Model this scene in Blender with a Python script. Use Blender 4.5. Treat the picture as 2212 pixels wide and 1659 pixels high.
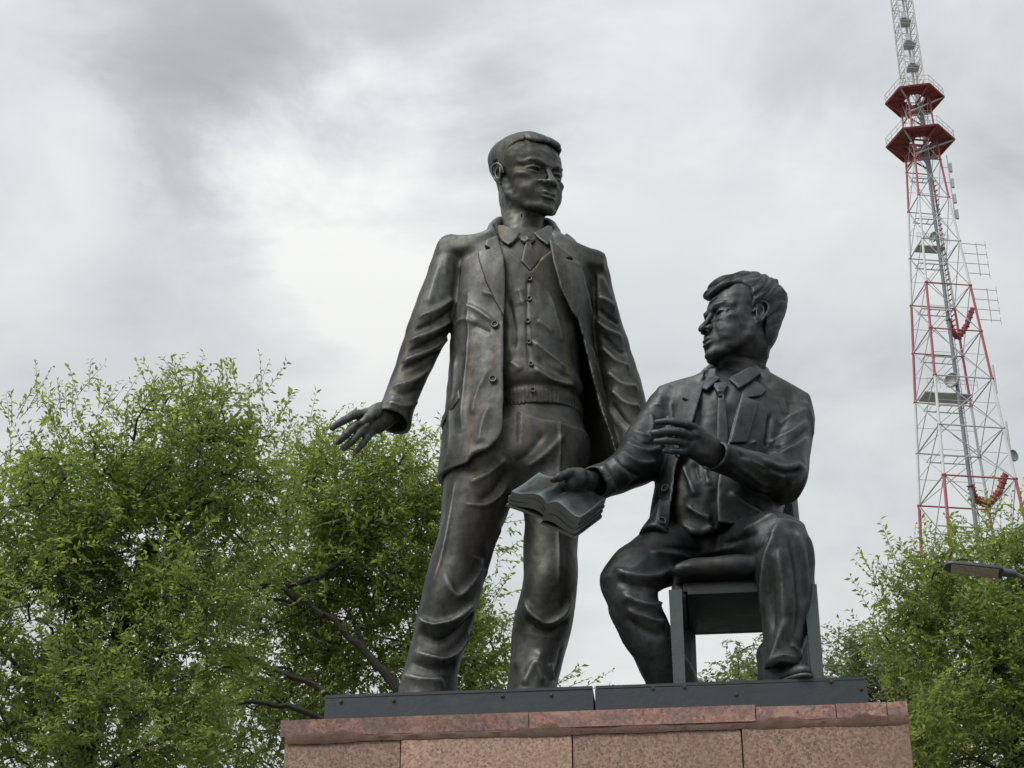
import bpy, bmesh, math, random, os
import numpy as np
from mathutils import Vector, Matrix
for o in list(bpy.data.objects): bpy.data.objects.remove(o)
SC = bpy.context.scene
COL = SC.collection
R = math.radians
# ------------------------------------------------------------------ camera
F, CX, CY, PITCH = 3900.0, 1106.0, 829.5, R(28.5)      # focal length and centre in 2212-wide photo pixels
CAMZ = 1.6
cam_d = bpy.data.cameras.new('camera'); cam = bpy.data.objects.new('camera', cam_d); COL.objects.link(cam)
cam.location = (0, 0, CAMZ); cam.rotation_euler = (R(90) + PITCH, 0, 0)
cam_d.sensor_width = 36.0; cam_d.lens = 36.0 * F / 2212.0
cam_d.clip_start = 0.1; cam_d.clip_end = 6000
SC.camera = cam
# ------------------------------------------------------------------ exposure
SC.view_settings.view_transform = 'Standard'; SC.view_settings.look = 'None'
SC.view_settings.exposure = 0.70; SC.view_settings.gamma = 1.0
SC.view_settings.use_curve_mapping = False
SC.cycles.max_bounces = 6; SC.cycles.transparent_max_bounces = 4
# ------------------------------------------------------------------ sun and sky (overcast)
SUN_AZ, SUN_EL = R(-130), R(50)        # azimuth measured from +Y (away from the camera) towards +X
sun_d = bpy.data.lights.new('sun', 'SUN'); sun = bpy.data.objects.new('sun', sun_d); COL.objects.link(sun)
sun_d.energy = 1.5; sun_d.angle = R(35); sun_d.color = (1.0, 0.965, 0.90)
sdir = Vector((math.sin(SUN_AZ) * math.cos(SUN_EL), math.cos(SUN_AZ) * math.cos(SUN_EL), math.sin(SUN_EL)))
sun.rotation_euler = (-sdir).to_track_quat('-Z', 'Y').to_euler()

def pray(x, y):
    xc, yc = (x - CX) / F, (CY - y) / F
    c, s = math.cos(PITCH), math.sin(PITCH)
    return np.array([xc, c - yc * s, s + yc * c])
def P(x, y, Y):
    d = pray(x, y)
    return np.array([0, 0, CAMZ]) + d * (Y / d[1])
def zcam(p): return p[1] * math.cos(PITCH) + (p[2] - CAMZ) * math.sin(PITCH)
def mpp(p): return zcam(p) / F                           # metres per photo pixel at a point

world = bpy.data.worlds.new('World'); SC.world = world; world.use_nodes = True
def build_sky():
    nt = world.node_tree; N = nt.nodes; L = nt.links; N.clear()
    def n(t, **k):
        m = N.new(t)
        for a, v in k.items(): setattr(m, a, v)
        return m
    def mth(op, a, b=None, c=None, clamp=False):
        m = n('ShaderNodeMath', operation=op, use_clamp=clamp)
        for i, v in enumerate((a, b, c)):
            if v is None: continue
            if isinstance(v, (int, float)): m.inputs[i].default_value = v
            else: L.new(v, m.inputs[i])
        return m.outputs[0]
    out = n('ShaderNodeOutputWorld'); bg = n('ShaderNodeBackground')
    tc = n('ShaderNodeTexCoord')
    sky = n('ShaderNodeTexSky', sky_type='NISHITA'); sky.sun_disc = False
    sky.sun_elevation = SUN_EL; sky.sun_rotation = SUN_AZ
    sky.air_density = 1.0; sky.dust_density = 2.0
    sep = n('ShaderNodeSeparateXYZ'); L.new(tc.outputs['Generated'], sep.inputs[0])
    # cloud deck seen on a plane overhead
    zc = mth('MAXIMUM', mth('ADD', sep.outputs[2], 0.12), 0.05)
    px, py = mth('DIVIDE', sep.outputs[0], zc), mth('DIVIDE', sep.outputs[1], zc)
    cb = n('ShaderNodeCombineXYZ'); L.new(px, cb.inputs[0]); L.new(py, cb.inputs[1])
    def noise(scale, det, rough, off, dist=0.0):
        mp = n('ShaderNodeMapping'); mp.inputs['Location'].default_value = off; L.new(cb.outputs[0], mp.inputs[0])
        t = n('ShaderNodeTexNoise'); t.inputs['Scale'].default_value = scale; t.inputs['Detail'].default_value = det
        t.inputs['Roughness'].default_value = rough; t.inputs['Distortion'].default_value = dist
        L.new(mp.outputs[0], t.inputs['Vector']); return t.outputs['Fac']
    big = noise(1.7, 5, 0.52, (3.1, 1.7, 0), 0.3)
    small = noise(3.8, 8, 0.56, (7.3, 2.2, 0), 0.5)
    wob = noise(5.0, 6, 0.55, (1.3, 9.2, 0), 0.2)
    # soft cloud masses: dark bellies and bright breaks, placed by direction in the sky
    def blob(x, y, sx, sy, amp):
        d = pray(x, y); d = d / np.linalg.norm(d); z = max(d[2] + 0.12, 0.05)
        x0, y0 = d[0] / z, d[1] / z
        ex = mth('DIVIDE', mth('ADD', mth('SUBTRACT', px, float(x0)), mth('MULTIPLY', mth('SUBTRACT', wob, 0.5), 0.38)), sx)
        ey = mth('DIVIDE', mth('ADD', mth('SUBTRACT', py, float(y0)), mth('MULTIPLY', mth('SUBTRACT', small, 0.5), 0.45)), sy)
        r2 = mth('ADD', mth('MULTIPLY', ex, ex), mth('MULTIPLY', ey, ey))
        return mth('MULTIPLY', mth('EXPONENT', mth('MULTIPLY', r2, -1.0)), amp)
    v = mth('ADD', mth('MULTIPLY', mth('SUBTRACT', big, 0.5), 0.72), mth('ADD', mth('MULTIPLY', mth('SUBTRACT', small, 0.5), 0.62), mth('MULTIPLY', mth('SUBTRACT', wob, 0.5), 0.38)))
    for b in SKY_BLOBS: v = mth('ADD', v, blob(*b))
    v = mth('ADD', v, 0.535)
    ramp = n('ShaderNodeValToRGB'); L.new(v, ramp.inputs[0])
    e = ramp.color_ramp.elements
    e[0].position = 0.05; e[0].color = (0.40, 0.42, 0.445, 1)
    e[1].position = 0.95; e[1].color = (0.93, 0.935, 0.915, 1)
    for pos, c in ((0.30, (0.53, 0.552, 0.572, 1)), (0.52, (0.69, 0.718, 0.728, 1)), (0.72, (0.80, 0.822, 0.818, 1))):
        m = e.new(pos); m.color = c
    mixs = n('ShaderNodeMix', data_type='RGBA'); mixs.inputs[0].default_value = 0.93
    sc_ = n('ShaderNodeVectorMath', operation='SCALE'); sc_.inputs['Scale'].default_value = 0.10
    L.new(sky.outputs[0], sc_.inputs[0]); L.new(sc_.outputs[0], mixs.inputs[6]); L.new(ramp.outputs[0], mixs.inputs[7])
    # an overcast deck grows brighter towards the zenith
    mr = n('ShaderNodeMapRange', interpolation_type='SMOOTHSTEP'); L.new(sep.outputs[2], mr.inputs[0])
    for k, v_ in ((1, .42), (2, 1.0), (3, .60), (4, 1.06)): mr.inputs[k].default_value = v_
    sc2 = n('ShaderNodeVectorMath', operation='SCALE'); L.new(mixs.outputs[2], sc2.inputs[0]); L.new(mr.outputs[0], sc2.inputs['Scale'])
    L.new(sc2.outputs[0], bg.inputs[0]); bg.inputs[1].default_value = 1.0
    L.new(bg.outputs[0], out.inputs[0])
SKY_BLOBS = [ # x, y (direction given as a photo pixel), size across, size along, strength
    (360, 180, 0.085, 0.30, -0.26), (640, 50, 0.16, 0.12, -0.12), (400, 430, 0.08, 0.24, -0.22),
    (850, 640, 0.06, 0.18, 0.36), (40, 330, 0.14, 0.30, 0.26), (620, 520, 0.12, 0.18, 0.20), (210, 80, 0.05, 0.2, 0.15),
    (1350, 330, 0.12, 0.16, 0.22), (1000, 70, 0.14, 0.12, -0.12), (1650, 110, 0.14, 0.16, -0.14), (700, 470, 0.10, 0.10, 0.16), (1780, 480, 0.16, 0.2, 0.08), (1560, 700, 0.16, 0.24, -0.10), (2100, 620, 0.3, 0.3, -0.05), (1400, 1400, 0.3, 0.4, 0.22), (1500, 130, 0.2, 0.15, -0.06)]
build_sky()
# ------------------------------------------------------------------ object helpers
def link(o, parent=None):
    COL.objects.link(o)
    if parent is not None: o.parent = parent
    return o
def tag(o, label=None, cat=None, group=None, kind=None):
    for k, v in (('label', label), ('category', cat), ('group', group), ('kind', kind)):
        if v: o[k] = v
    return o
def empty(name, loc=(0, 0, 0), label=None, cat=None, group=None):
    o = bpy.data.objects.new(name, None); o.location = loc; o.empty_display_size = 0.2
    link(o); tag(o, label, cat, group); return o
def put(o, parent):                     # parent while the vertices stay in world coordinates
    o.parent = parent; o.matrix_parent_inverse = Matrix.Translation(-Vector(parent.location)) if parent.type == 'EMPTY' else Matrix.Identity(4)
    return o
def mesh_obj(name, V, Fc, mat, parent=None, smooth=True):
    me = bpy.data.meshes.new(name)
    V = np.asarray(V, dtype=np.float32); Fc = np.asarray(Fc)
    if Fc.dtype == object or Fc.ndim != 2: me.from_pydata([tuple(map(float, v)) for v in V], [], [list(map(int, f)) for f in Fc])
    else:
        n, k = Fc.shape
        me.vertices.add(len(V)); me.vertices.foreach_set('co', V.ravel())
        me.loops.add(n * k); me.loops.foreach_set('vertex_index', Fc.astype(np.int32).ravel())
        me.polygons.add(n); me.polygons.foreach_set('loop_start', np.arange(0, n * k, k, dtype=np.int32))
        me.update(calc_edges=True)
    if smooth: me.polygons.foreach_set('use_smooth', np.ones(len(me.polygons), dtype=bool))
    me.materials.append(mat)
    o = bpy.data.objects.new(name, me); COL.objects.link(o)
    if parent is not None: put(o, parent)
    return o
def bm_obj(name, bm, mat, parent=None, smooth=False, bevel=0.0, seg=2):
    me = bpy.data.meshes.new(name)
    if bevel > 0:
        es = [e for e in bm.edges if e.calc_face_angle(0) > R(25)]
        bmesh.ops.bevel(bm, geom=es, offset=bevel, segments=seg, profile=0.6, affect='EDGES', clamp_overlap=True)
    bm.normal_update(); bm.to_mesh(me); bm.free()
    if smooth:
        me.polygons.foreach_set('use_smooth', np.ones(len(me.polygons), dtype=bool))
        try: me.set_sharp_from_angle(angle=R(40))
        except Exception: pass
    me.materials.append(mat)
    o = bpy.data.objects.new(name, me); COL.objects.link(o)
    if parent is not None: put(o, parent)
    return o
def bm_box(bm, c, size, rot=None):
    m = Matrix.Translation(Vector(c)) @ (rot.to_4x4() if rot is not None else Matrix.Identity(4)) @ Matrix.Diagonal((*size, 1))
    return bmesh.ops.create_cube(bm, size=1.0, matrix=m)['verts']
def bm_tube(bm, pts, rad, sides=8, cap=True):
    """tapered tube along a polyline"""
    pts = [Vector(p) for p in pts]; n = len(pts)
    rad = rad if hasattr(rad, '__len__') else [rad] * n
    rings = []; up = Vector((0.13, 0.31, 0.94))
    for i, p in enumerate(pts):
        t = (pts[min(i + 1, n - 1)] - pts[max(i - 1, 0)]).normalized()
        a = t.cross(up); a = a.normalized() if a.length > 1e-4 else t.orthogonal().normalized()
        b = t.cross(a)
        rings.append([bm.verts.new(p + (a * math.cos(q) + b * math.sin(q)) * rad[i]) for q in [2 * math.pi * k / sides for k in range(sides)]])
    for i in range(n - 1):
        for k in range(sides):
            bm.faces.new((rings[i][k], rings[i][(k + 1) % sides], rings[i + 1][(k + 1) % sides], rings[i + 1][k]))
    if cap:
        bm.faces.new(rings[0][::-1]); bm.faces.new(rings[-1])
def bm_disc(bm, c, axis, r, h, sides=14, r2=None):
    axis = Vector(axis).normalized(); c = Vector(c)
    bm_tube(bm, [c, c + axis * h], [r, r if r2 is None else r2], sides)

# ------------------------------------------------------------------ signed-distance sculpting
f32 = np.float32
def ellip(dx, dy, ra, rb):
    qx, qy = dx / ra, dy / rb
    k0 = np.sqrt(qx * qx + qy * qy) + 1e-6
    k1 = np.sqrt((qx / ra) ** 2 + (qy / rb) ** 2) + 1e-6
    return k0 * (k0 - 1) / k1
def cubic(ts, vs, n):
    """smooth monotone-ish resampling of node values"""
    ts = np.asarray(ts, float); vs = np.asarray(vs, float)
    if len(ts) < 3: return np.interp(np.linspace(ts[0], ts[-1], n), ts, vs)
    d = np.gradient(vs, ts); T = np.linspace(ts[0], ts[-1], n)
    i = np.clip(np.searchsorted(ts, T) - 1, 0, len(ts) - 2); h = ts[i + 1] - ts[i]; u = (T - ts[i]) / h
    return ((2*u**3 - 3*u**2 + 1) * vs[i] + (u**3 - 2*u**2 + u) * h * d[i] + (-2*u**3 + 3*u**2) * vs[i+1] + (u**3 - u**2) * h * d[i+1])
class Loft:
    """limb: elliptical sections along an axis. nodes: (point, ra, rb); s = direction of ra"""
    def __init__(self, nodes, s=(1, 0, 0), axis=None, cap=0.0, p=2):
        C = np.array([n[0] for n in nodes]); self.a = C[0]
        ax = C[-1] - C[0] if axis is None else np.array(axis, float)
        self.ax = ax / np.linalg.norm(ax)
        s = np.array(s, float); s = s - self.ax * (s @ self.ax); self.s = s / np.linalg.norm(s)
        self.n = np.cross(self.ax, self.s)
        t = (C - self.a) @ self.ax; N = 64
        self.T = np.linspace(t[0], t[-1], N)
        self.cs = cubic(t, (C - self.a) @ self.s, N); self.cn = cubic(t, (C - self.a) @ self.n, N)
        self.ra = cubic(t, [n[1] for n in nodes], N); self.rb = cubic(t, [n[2] for n in nodes], N)
        self.cap, self.p = cap, p
        self.bc = C.mean(0); self.br = np.linalg.norm(C - self.bc, axis=1).max() + max(self.ra.max(), self.rb.max())
    def __call__(self, p):
        v = p - self.a.astype(f32)
        t = v @ self.ax.astype(f32); x = v @ self.s.astype(f32); y = v @ self.n.astype(f32)
        g = lambda arr: np.interp(t, self.T, arr).astype(f32)
        ra, rb = g(self.ra), g(self.rb)
        if self.p == 2: d = ellip(x - g(self.cs), y - g(self.cn), ra, rb)
        else:
            k0 = ((np.abs(x - g(self.cs)) / ra) ** self.p + (np.abs(y - g(self.cn)) / rb) ** self.p) ** (1 / self.p); d = (k0 - 1) * np.minimum(ra, rb)
        if self.cap > 0:                                   # rounded ends
            e = np.maximum(self.T[0] - t, t - self.T[-1]) + self.cap
            return np.minimum(np.maximum(d + self.cap, e), 0) + np.hypot(np.maximum(d + self.cap, 0), np.maximum(e, 0)) - self.cap
        return np.maximum(d, np.maximum(self.T[0] - t, t - self.T[-1]))
class Ell:
    def __init__(self, c, r, rot=None):
        self.c = np.array(c, float); self.r = np.array(r, float) * np.ones(3); self.rot = rot
        self.bc = self.c; self.br = self.r.max()
    def __call__(self, p):
        v = p - self.c.astype(f32)
        if self.rot is not None: v = v @ self.rot.astype(f32)
        q = v / self.r.astype(f32); k0 = np.sqrt((q * q).sum(1)) + 1e-6
        q = q / self.r.astype(f32); k1 = np.sqrt((q * q).sum(1)) + 1e-6
        return k0 * (k0 - 1) / k1
class Cap:
    """round-cone chain through points with radii"""
    def __init__(self, pts, rad):
        self.p = np.array(pts, float); self.r = np.array(rad, float) * np.ones(len(pts))
        self.bc = self.p.mean(0); self.br = np.linalg.norm(self.p - self.bc, axis=1).max() + self.r.max()
    def __call__(self, p):
        d = None
        for i in range(len(self.p) - 1):
            a, b = self.p[i].astype(f32), self.p[i + 1].astype(f32); ab = b - a
            t = np.clip((p - a) @ ab / max(ab @ ab, 1e-12), 0, 1)
            v = p - a - t[:, None] * ab
            e = np.sqrt((v * v).sum(1)) - (self.r[i] + (self.r[i + 1] - self.r[i]) * t).astype(f32)
            d = e if d is None else np.minimum(d, e)
        return d
def smin(a, b, k):
    if k <= 0: return np.minimum(a, b)
    h = np.maximum(k - np.abs(a - b), 0) / k
    return np.minimum(a, b) - h * h * k * 0.25
def smax(a, b, k): return -smin(-a, -b, k)
class Uni:
    """smooth union of (prim, k); a negative k carves the primitive out"""
    def __init__(self, items): 
        self.it = items
        cs = [i[0] for i in items if i[1] >= 0]
        lo = np.min([c.bc - c.br for c in cs], 0); hi = np.max([c.bc + c.br for c in cs], 0)
        self.bc = (lo + hi) / 2; self.br = np.linalg.norm(hi - lo) / 2; self.lo, self.hi = lo, hi
    def __call__(self, p):
        c = (p.min(0) + p.max(0)) / 2; rad = np.linalg.norm(p.max(0) - c)
        d = np.full(len(p), 1e3, f32); 
        for pr, k in self.it:
            far = np.linalg.norm(c - pr.bc) - rad - pr.br
            if far > 0.11 + abs(k):
                if k >= 0: d = np.minimum(d, f32(far))
                continue
            e = pr(p).astype(f32)
            if k >= 0: d = smin(d, e, k)
            else: d = smax(d, -e, -k)
        return d
def poly2(px, pz, poly):
    """signed distance to a polygon in a plane (negative inside)"""
    v = np.array(poly, float).astype(f32); n = len(v)
    d = np.full(px.shape, 1e9, f32); s = np.ones(px.shape, f32)
    for i in range(n):
        a, b = v[i], v[i - 1]; ex, ez = b - a
        wx, wz = px - a[0], pz - a[1]
        t = np.clip((wx * ex + wz * ez) / (ex * ex + ez * ez + 1e-12), 0, 1)
        d = np.minimum(d, (wx - ex * t) ** 2 + (wz - ez * t) ** 2)
        c1, c2, c3 = pz >= a[1], pz < b[1], ex * wz > ez * wx
        s = np.where((c1 & c2 & c3) | (~c1 & ~c2 & ~c3), -s, s)
    return s * np.sqrt(d)
def carve_poly(d, p, poly, ymax, k):
    """cut a polygon (in XZ, in front of ymax) out of a field, only where it matters"""
    m = (d < .03) & (p[:, 1] < ymax + .03)
    if m.any():
        q = p[m]; d = d.copy(); d[m] = smax(d[m], -np.maximum(poly2(q[:, 0], q[:, 2], poly), q[:, 1] - ymax), k)
    return d
def pxpoly(pts, Y): return [(P(x, y, Y)[0], P(x, y, Y)[2]) for x, y in pts]
def smooth_poly(pts, n=6):
    """Catmull-Rom through an open list of 2-D points"""
    p = [pts[0]] + list(pts) + [pts[-1]]; out = []
    for i in range(1, len(p) - 2):
        a, b, c, d = (np.array(q, float) for q in p[i - 1:i + 3])
        for u in np.linspace(0, 1, n, endpoint=False):
            out.append(tuple(0.5 * (2*b + (c - a)*u + (2*a - 5*b + 4*c - d)*u*u + (3*b - a - 3*c + d)*u**3)))
    out.append(tuple(pts[-1])); return out

def sculpt(f, lo, hi, h, B=8):
    """sparse surface nets of a signed-distance function"""
    lo = np.array(lo, float); hi = np.array(hi, float); W = B * h
    nb = np.maximum(np.ceil((hi - lo) / W).astype(int), 1)
    def ev(pts):
        out = np.empty(len(pts), f32); S = 3000
        for i in range(0, len(pts), S): out[i:i + S] = f(pts[i:i + S].astype(f32))
        return out
    W2 = 2 * W; n2 = (nb + 1) // 2
    g = np.stack(np.meshgrid(*[np.arange(k) for k in n2], indexing='ij'), -1).reshape(-1, 3)
    d = ev(lo + (g + 0.5) * W2); g = g[np.abs(d) < W2 * 1.25 + 0.03]
    g = (g[:, None] * 2 + np.array([[i, j, k] for i in (0, 1) for j in (0, 1) for k in (0, 1)])[None]).reshape(-1, 3)
    d = ev(lo + (g + 0.5) * W); g = g[np.abs(d) < W * 1.15 + 0.01]
    q = np.stack(np.meshgrid(*[np.arange(B + 1)] * 3, indexing='ij'), -1).reshape(-1, 3)
    c4 = g // 3; g = g[np.lexsort((g[:, 2], g[:, 1], g[:, 0], c4[:, 2], c4[:, 1], c4[:, 0]))]      # near blocks together
    D = np.empty((len(g), (B + 1) ** 3), f32); ch = 10
    for i in range(0, len(g), ch):
        pts = lo + ((g[i:i + ch, None] * B + q[None]) * h)
        D[i:i + ch] = f(pts.reshape(-1, 3).astype(f32)).reshape(-1, (B + 1) ** 3)
    D = D.reshape(-1, B + 1, B + 1, B + 1)
    off = [(0,0,0),(1,0,0),(0,1,0),(1,1,0),(0,0,1),(1,0,1),(0,1,1),(1,1,1)]
    cn = np.stack([D[:, a:a + B, b:b + B, c:c + B] for a, b, c in off], -1)
    neg = cn < 0; act = neg.any(-1) & ~neg.all(-1)
    bi, i, j, k = np.nonzero(act); cv = cn[bi, i, j, k]
    cell = g[bi] * B + np.stack([i, j, k], -1)
    O = np.array(off, float); acc = np.zeros((len(cell), 3)); cnt = np.zeros(len(cell))
    for a in range(8):
        for b in range(a + 1, 8):
            if np.abs(O[a] - O[b]).sum() != 1: continue
            x = (cv[:, a] < 0) != (cv[:, b] < 0)
            t = cv[x, a] / (cv[x, a] - cv[x, b])
            acc[x] += O[a] + (O[b] - O[a]) * t[:, None]; cnt[x] += 1
    V = lo + (cell + acc / cnt[:, None]) * h
    dim = nb * 2 * B + 8
    key = (cell[:, 0] * dim[1] + cell[:, 1]) * dim[2] + cell[:, 2]
    order = np.argsort(key); key = key[order]; V = V[order]; cell = cell[order]; cv = cv[order]
    quads = []
    for ax, ci in ((0, 1), (1, 2), (2, 4)):
        x = (cv[:, 0] < 0) != (cv[:, ci] < 0)
        e = cell[x]; u, w = (ax + 1) % 3, (ax + 2) % 3
        idx = []; ok = np.ones(len(e), bool)
        for du, dw in ((-1, -1), (0, -1), (0, 0), (-1, 0)):
            c = e.copy(); c[:, u] += du; c[:, w] += dw
            kk = (c[:, 0] * dim[1] + c[:, 1]) * dim[2] + c[:, 2]
            ii = np.clip(np.searchsorted(key, kk), 0, len(key) - 1); ok &= key[ii] == kk; idx.append(ii)
        Q = np.stack(idx, -1); fl = ~(cv[x, 0] < 0); Q[fl] = Q[fl][:, ::-1]
        quads.append(Q[ok])
    Q = np.concatenate(quads); used = np.zeros(len(V), bool); used[Q.ravel()] = True
    re = np.cumsum(used) - 1; return V[used], re[Q]
def vnormals(V, Q):
    n = np.cross(V[Q[:, 2]] - V[Q[:, 0]], V[Q[:, 3]] - V[Q[:, 1]]); N = np.zeros_like(V)
    for a in range(4): np.add.at(N, Q[:, a], n) if False else None
    for c in range(3):
        for a in range(4): N[:, c] += np.bincount(Q[:, a], n[:, c], len(V))
    return N / (np.linalg.norm(N, axis=1, keepdims=True) + 1e-12)
def relax(V, Q, it=1, lam=0.5):
    E = np.concatenate([Q[:, [0, 1]], Q[:, [1, 2]], Q[:, [2, 3]], Q[:, [3, 0]]])
    cnt = np.bincount(E[:, 0], minlength=len(V)) + np.bincount(E[:, 1], minlength=len(V)); cnt = np.maximum(cnt, 1)[:, None]
    for _ in range(it):
        A = np.zeros_like(V)
        for c in range(3): A[:, c] = np.bincount(E[:, 0], V[E[:, 1], c], len(V)) + np.bincount(E[:, 1], V[E[:, 0], c], len(V))
        V = V + lam * (A / cnt - V)
    return V
def proj(V):
    c, s = math.cos(PITCH), math.sin(PITCH); z = V[:, 1] * c + (V[:, 2] - CAMZ) * s
    return CX + F * V[:, 0] / z, CY - F * (-V[:, 1] * s + (V[:, 2] - CAMZ) * c) / z, z
FOLD_W = .74
def strokes(V, Q, L):
    """sculpting strokes: each (points [(x, y)...] as photo pixels laid on the nearest facing surface, or 3-D points;
    width m, height m, sharpness) raises (or sinks) a fold along the line in 3-D"""
    if not L: return V
    N = vnormals(V, Q); X, Yp, Z = proj(V)
    view = V - np.array([0, 0, CAMZ]); view /= np.linalg.norm(view, axis=1, keepdims=True)
    front = np.nonzero((N * view).sum(1) < -0.05)[0]
    fx, fy, fz = X[front], Yp[front], Z[front]; disp = np.zeros(len(V))
    for st in L:
        pts, w, hgt = st[0], st[1] * FOLD_W, st[2]; asym = st[3] if len(st) > 3 else 0.0
        if len(pts[0]) == 2:
            pl = smooth_poly(pts, 5); T = []
            for x, y in pl:
                m = (np.abs(fx - x) < 7) & (np.abs(fy - y) < 7)
                if not m.any(): m = (np.abs(fx - x) < 22) & (np.abs(fy - y) < 22)
                if not m.any(): continue
                ii = front[m]; zz = fz[m]; near = zz < zz.min() + 0.06
                ii = ii[near]; d2 = (X[ii] - x) ** 2 + (Yp[ii] - y) ** 2; T.append(V[ii[np.argmin(d2)]])
            if len(T) < 2: continue
            T = np.array(T)
            for _ in range(2): T[1:-1] = 0.25 * T[:-2] + 0.5 * T[1:-1] + 0.25 * T[2:]
        else: T = np.array(smooth_poly3(pts))
        lo, hi = T.min(0) - 3.2 * w, T.max(0) + 3.2 * w
        s = np.nonzero(((V > lo) & (V < hi)).all(1))[0]
        if not len(s): continue
        best = np.full(len(s), 1e9); tt = np.zeros(len(s)); n = len(T) - 1; pv = V[s]; sd = np.zeros(len(s))
        for i in range(n):
            a, ab = T[i], T[i + 1] - T[i]
            t = np.clip((pv - a) @ ab / max(ab @ ab, 1e-12), 0, 1); v = pv - a - t[:, None] * ab
            d2 = (v * v).sum(1); m = d2 < best
            best[m] = d2[m]; tt[m] = (i + t[m]) / n
            if asym: sd[m] = v[m] @ np.array([0, 0, 1.0])
        r = np.sqrt(best) / w
        if asym: r = r * np.where(sd * np.sign(asym) > 0, 1 + abs(asym), 1 / (1 + 0.5 * abs(asym)))
        fade = np.clip(np.minimum(tt, 1 - tt) * 5, 0, 1); fade = fade * fade * (3 - 2 * fade)
        disp[s] += hgt * (1.12 if hgt > 0 else 1.0) * np.exp(-r ** (1.2 if hgt > 0 else 1.6)) * fade
    return V + N * disp[:, None]
def smooth_poly3(pts, n=5):
    p = [pts[0]] + list(pts) + [pts[-1]]; out = []
    for i in range(1, len(p) - 2):
        a, b, c, d = (np.array(q, float) for q in p[i - 1:i + 3])
        for u in np.linspace(0, 1, n, endpoint=False):
            out.append(0.5 * (2*b + (c - a)*u + (2*a - 5*b + 4*c - d)*u*u + (3*b - a - 3*c + d)*u**3))
    out.append(np.array(pts[-1], float)); return out
def lumps(V, Q, amp, scale, seed=0):
    """hand-modelled unevenness: low-amplitude sums of sines along the normal"""
    rs = np.random.RandomState(seed); N = vnormals(V, Q); d = np.zeros(len(V))
    for _ in range(14):
        k = rs.normal(size=3); k *= (2 * math.pi / scale) * rs.uniform(0.5, 1.6) / np.linalg.norm(k)
        d += np.sin(V @ k + rs.uniform(0, 6.28))
    return V + N * (amp * d / 3.7)[:, None]
class Xf:
    """a field in its own frame: world = o + s * M @ local"""
    def __init__(self, fld, o, M, s):
        self.f, self.o, self.M, self.s = fld, np.array(o, float), np.array(M, float), s
        self.Mi = np.linalg.inv(self.M).T
        self.bc = self.o + s * self.M @ fld.bc; self.br = fld.br * s * 1.15
    def __call__(self, p):
        return self.f((p - self.o.astype(f32)) @ self.Mi.astype(f32) / f32(self.s)) * f32(self.s)
def rotm(yaw, pitch, roll):
    """columns: face-right(x), up is z, face looks along -Y when all are 0; yaw>0 turns it to +X"""
    return np.array((Matrix.Rotation(yaw, 3, 'Z') @ Matrix.Rotation(pitch, 3, 'X') @ Matrix.Rotation(roll, 3, 'Y')))
def shear(wx, wy, wz, c):
    """stretch of the unit head; c pushes the lower face forward"""
    return np.array([[wx, 0, 0], [0, wy, c], [0, 0, wz]])
def nodes(L, sl=1.0):
    out = []
    for x, y, Y, w, dep in L:
        p = P(x, y, Y); out.append((p, w * mpp(p) * sl, dep))
    return out
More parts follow.
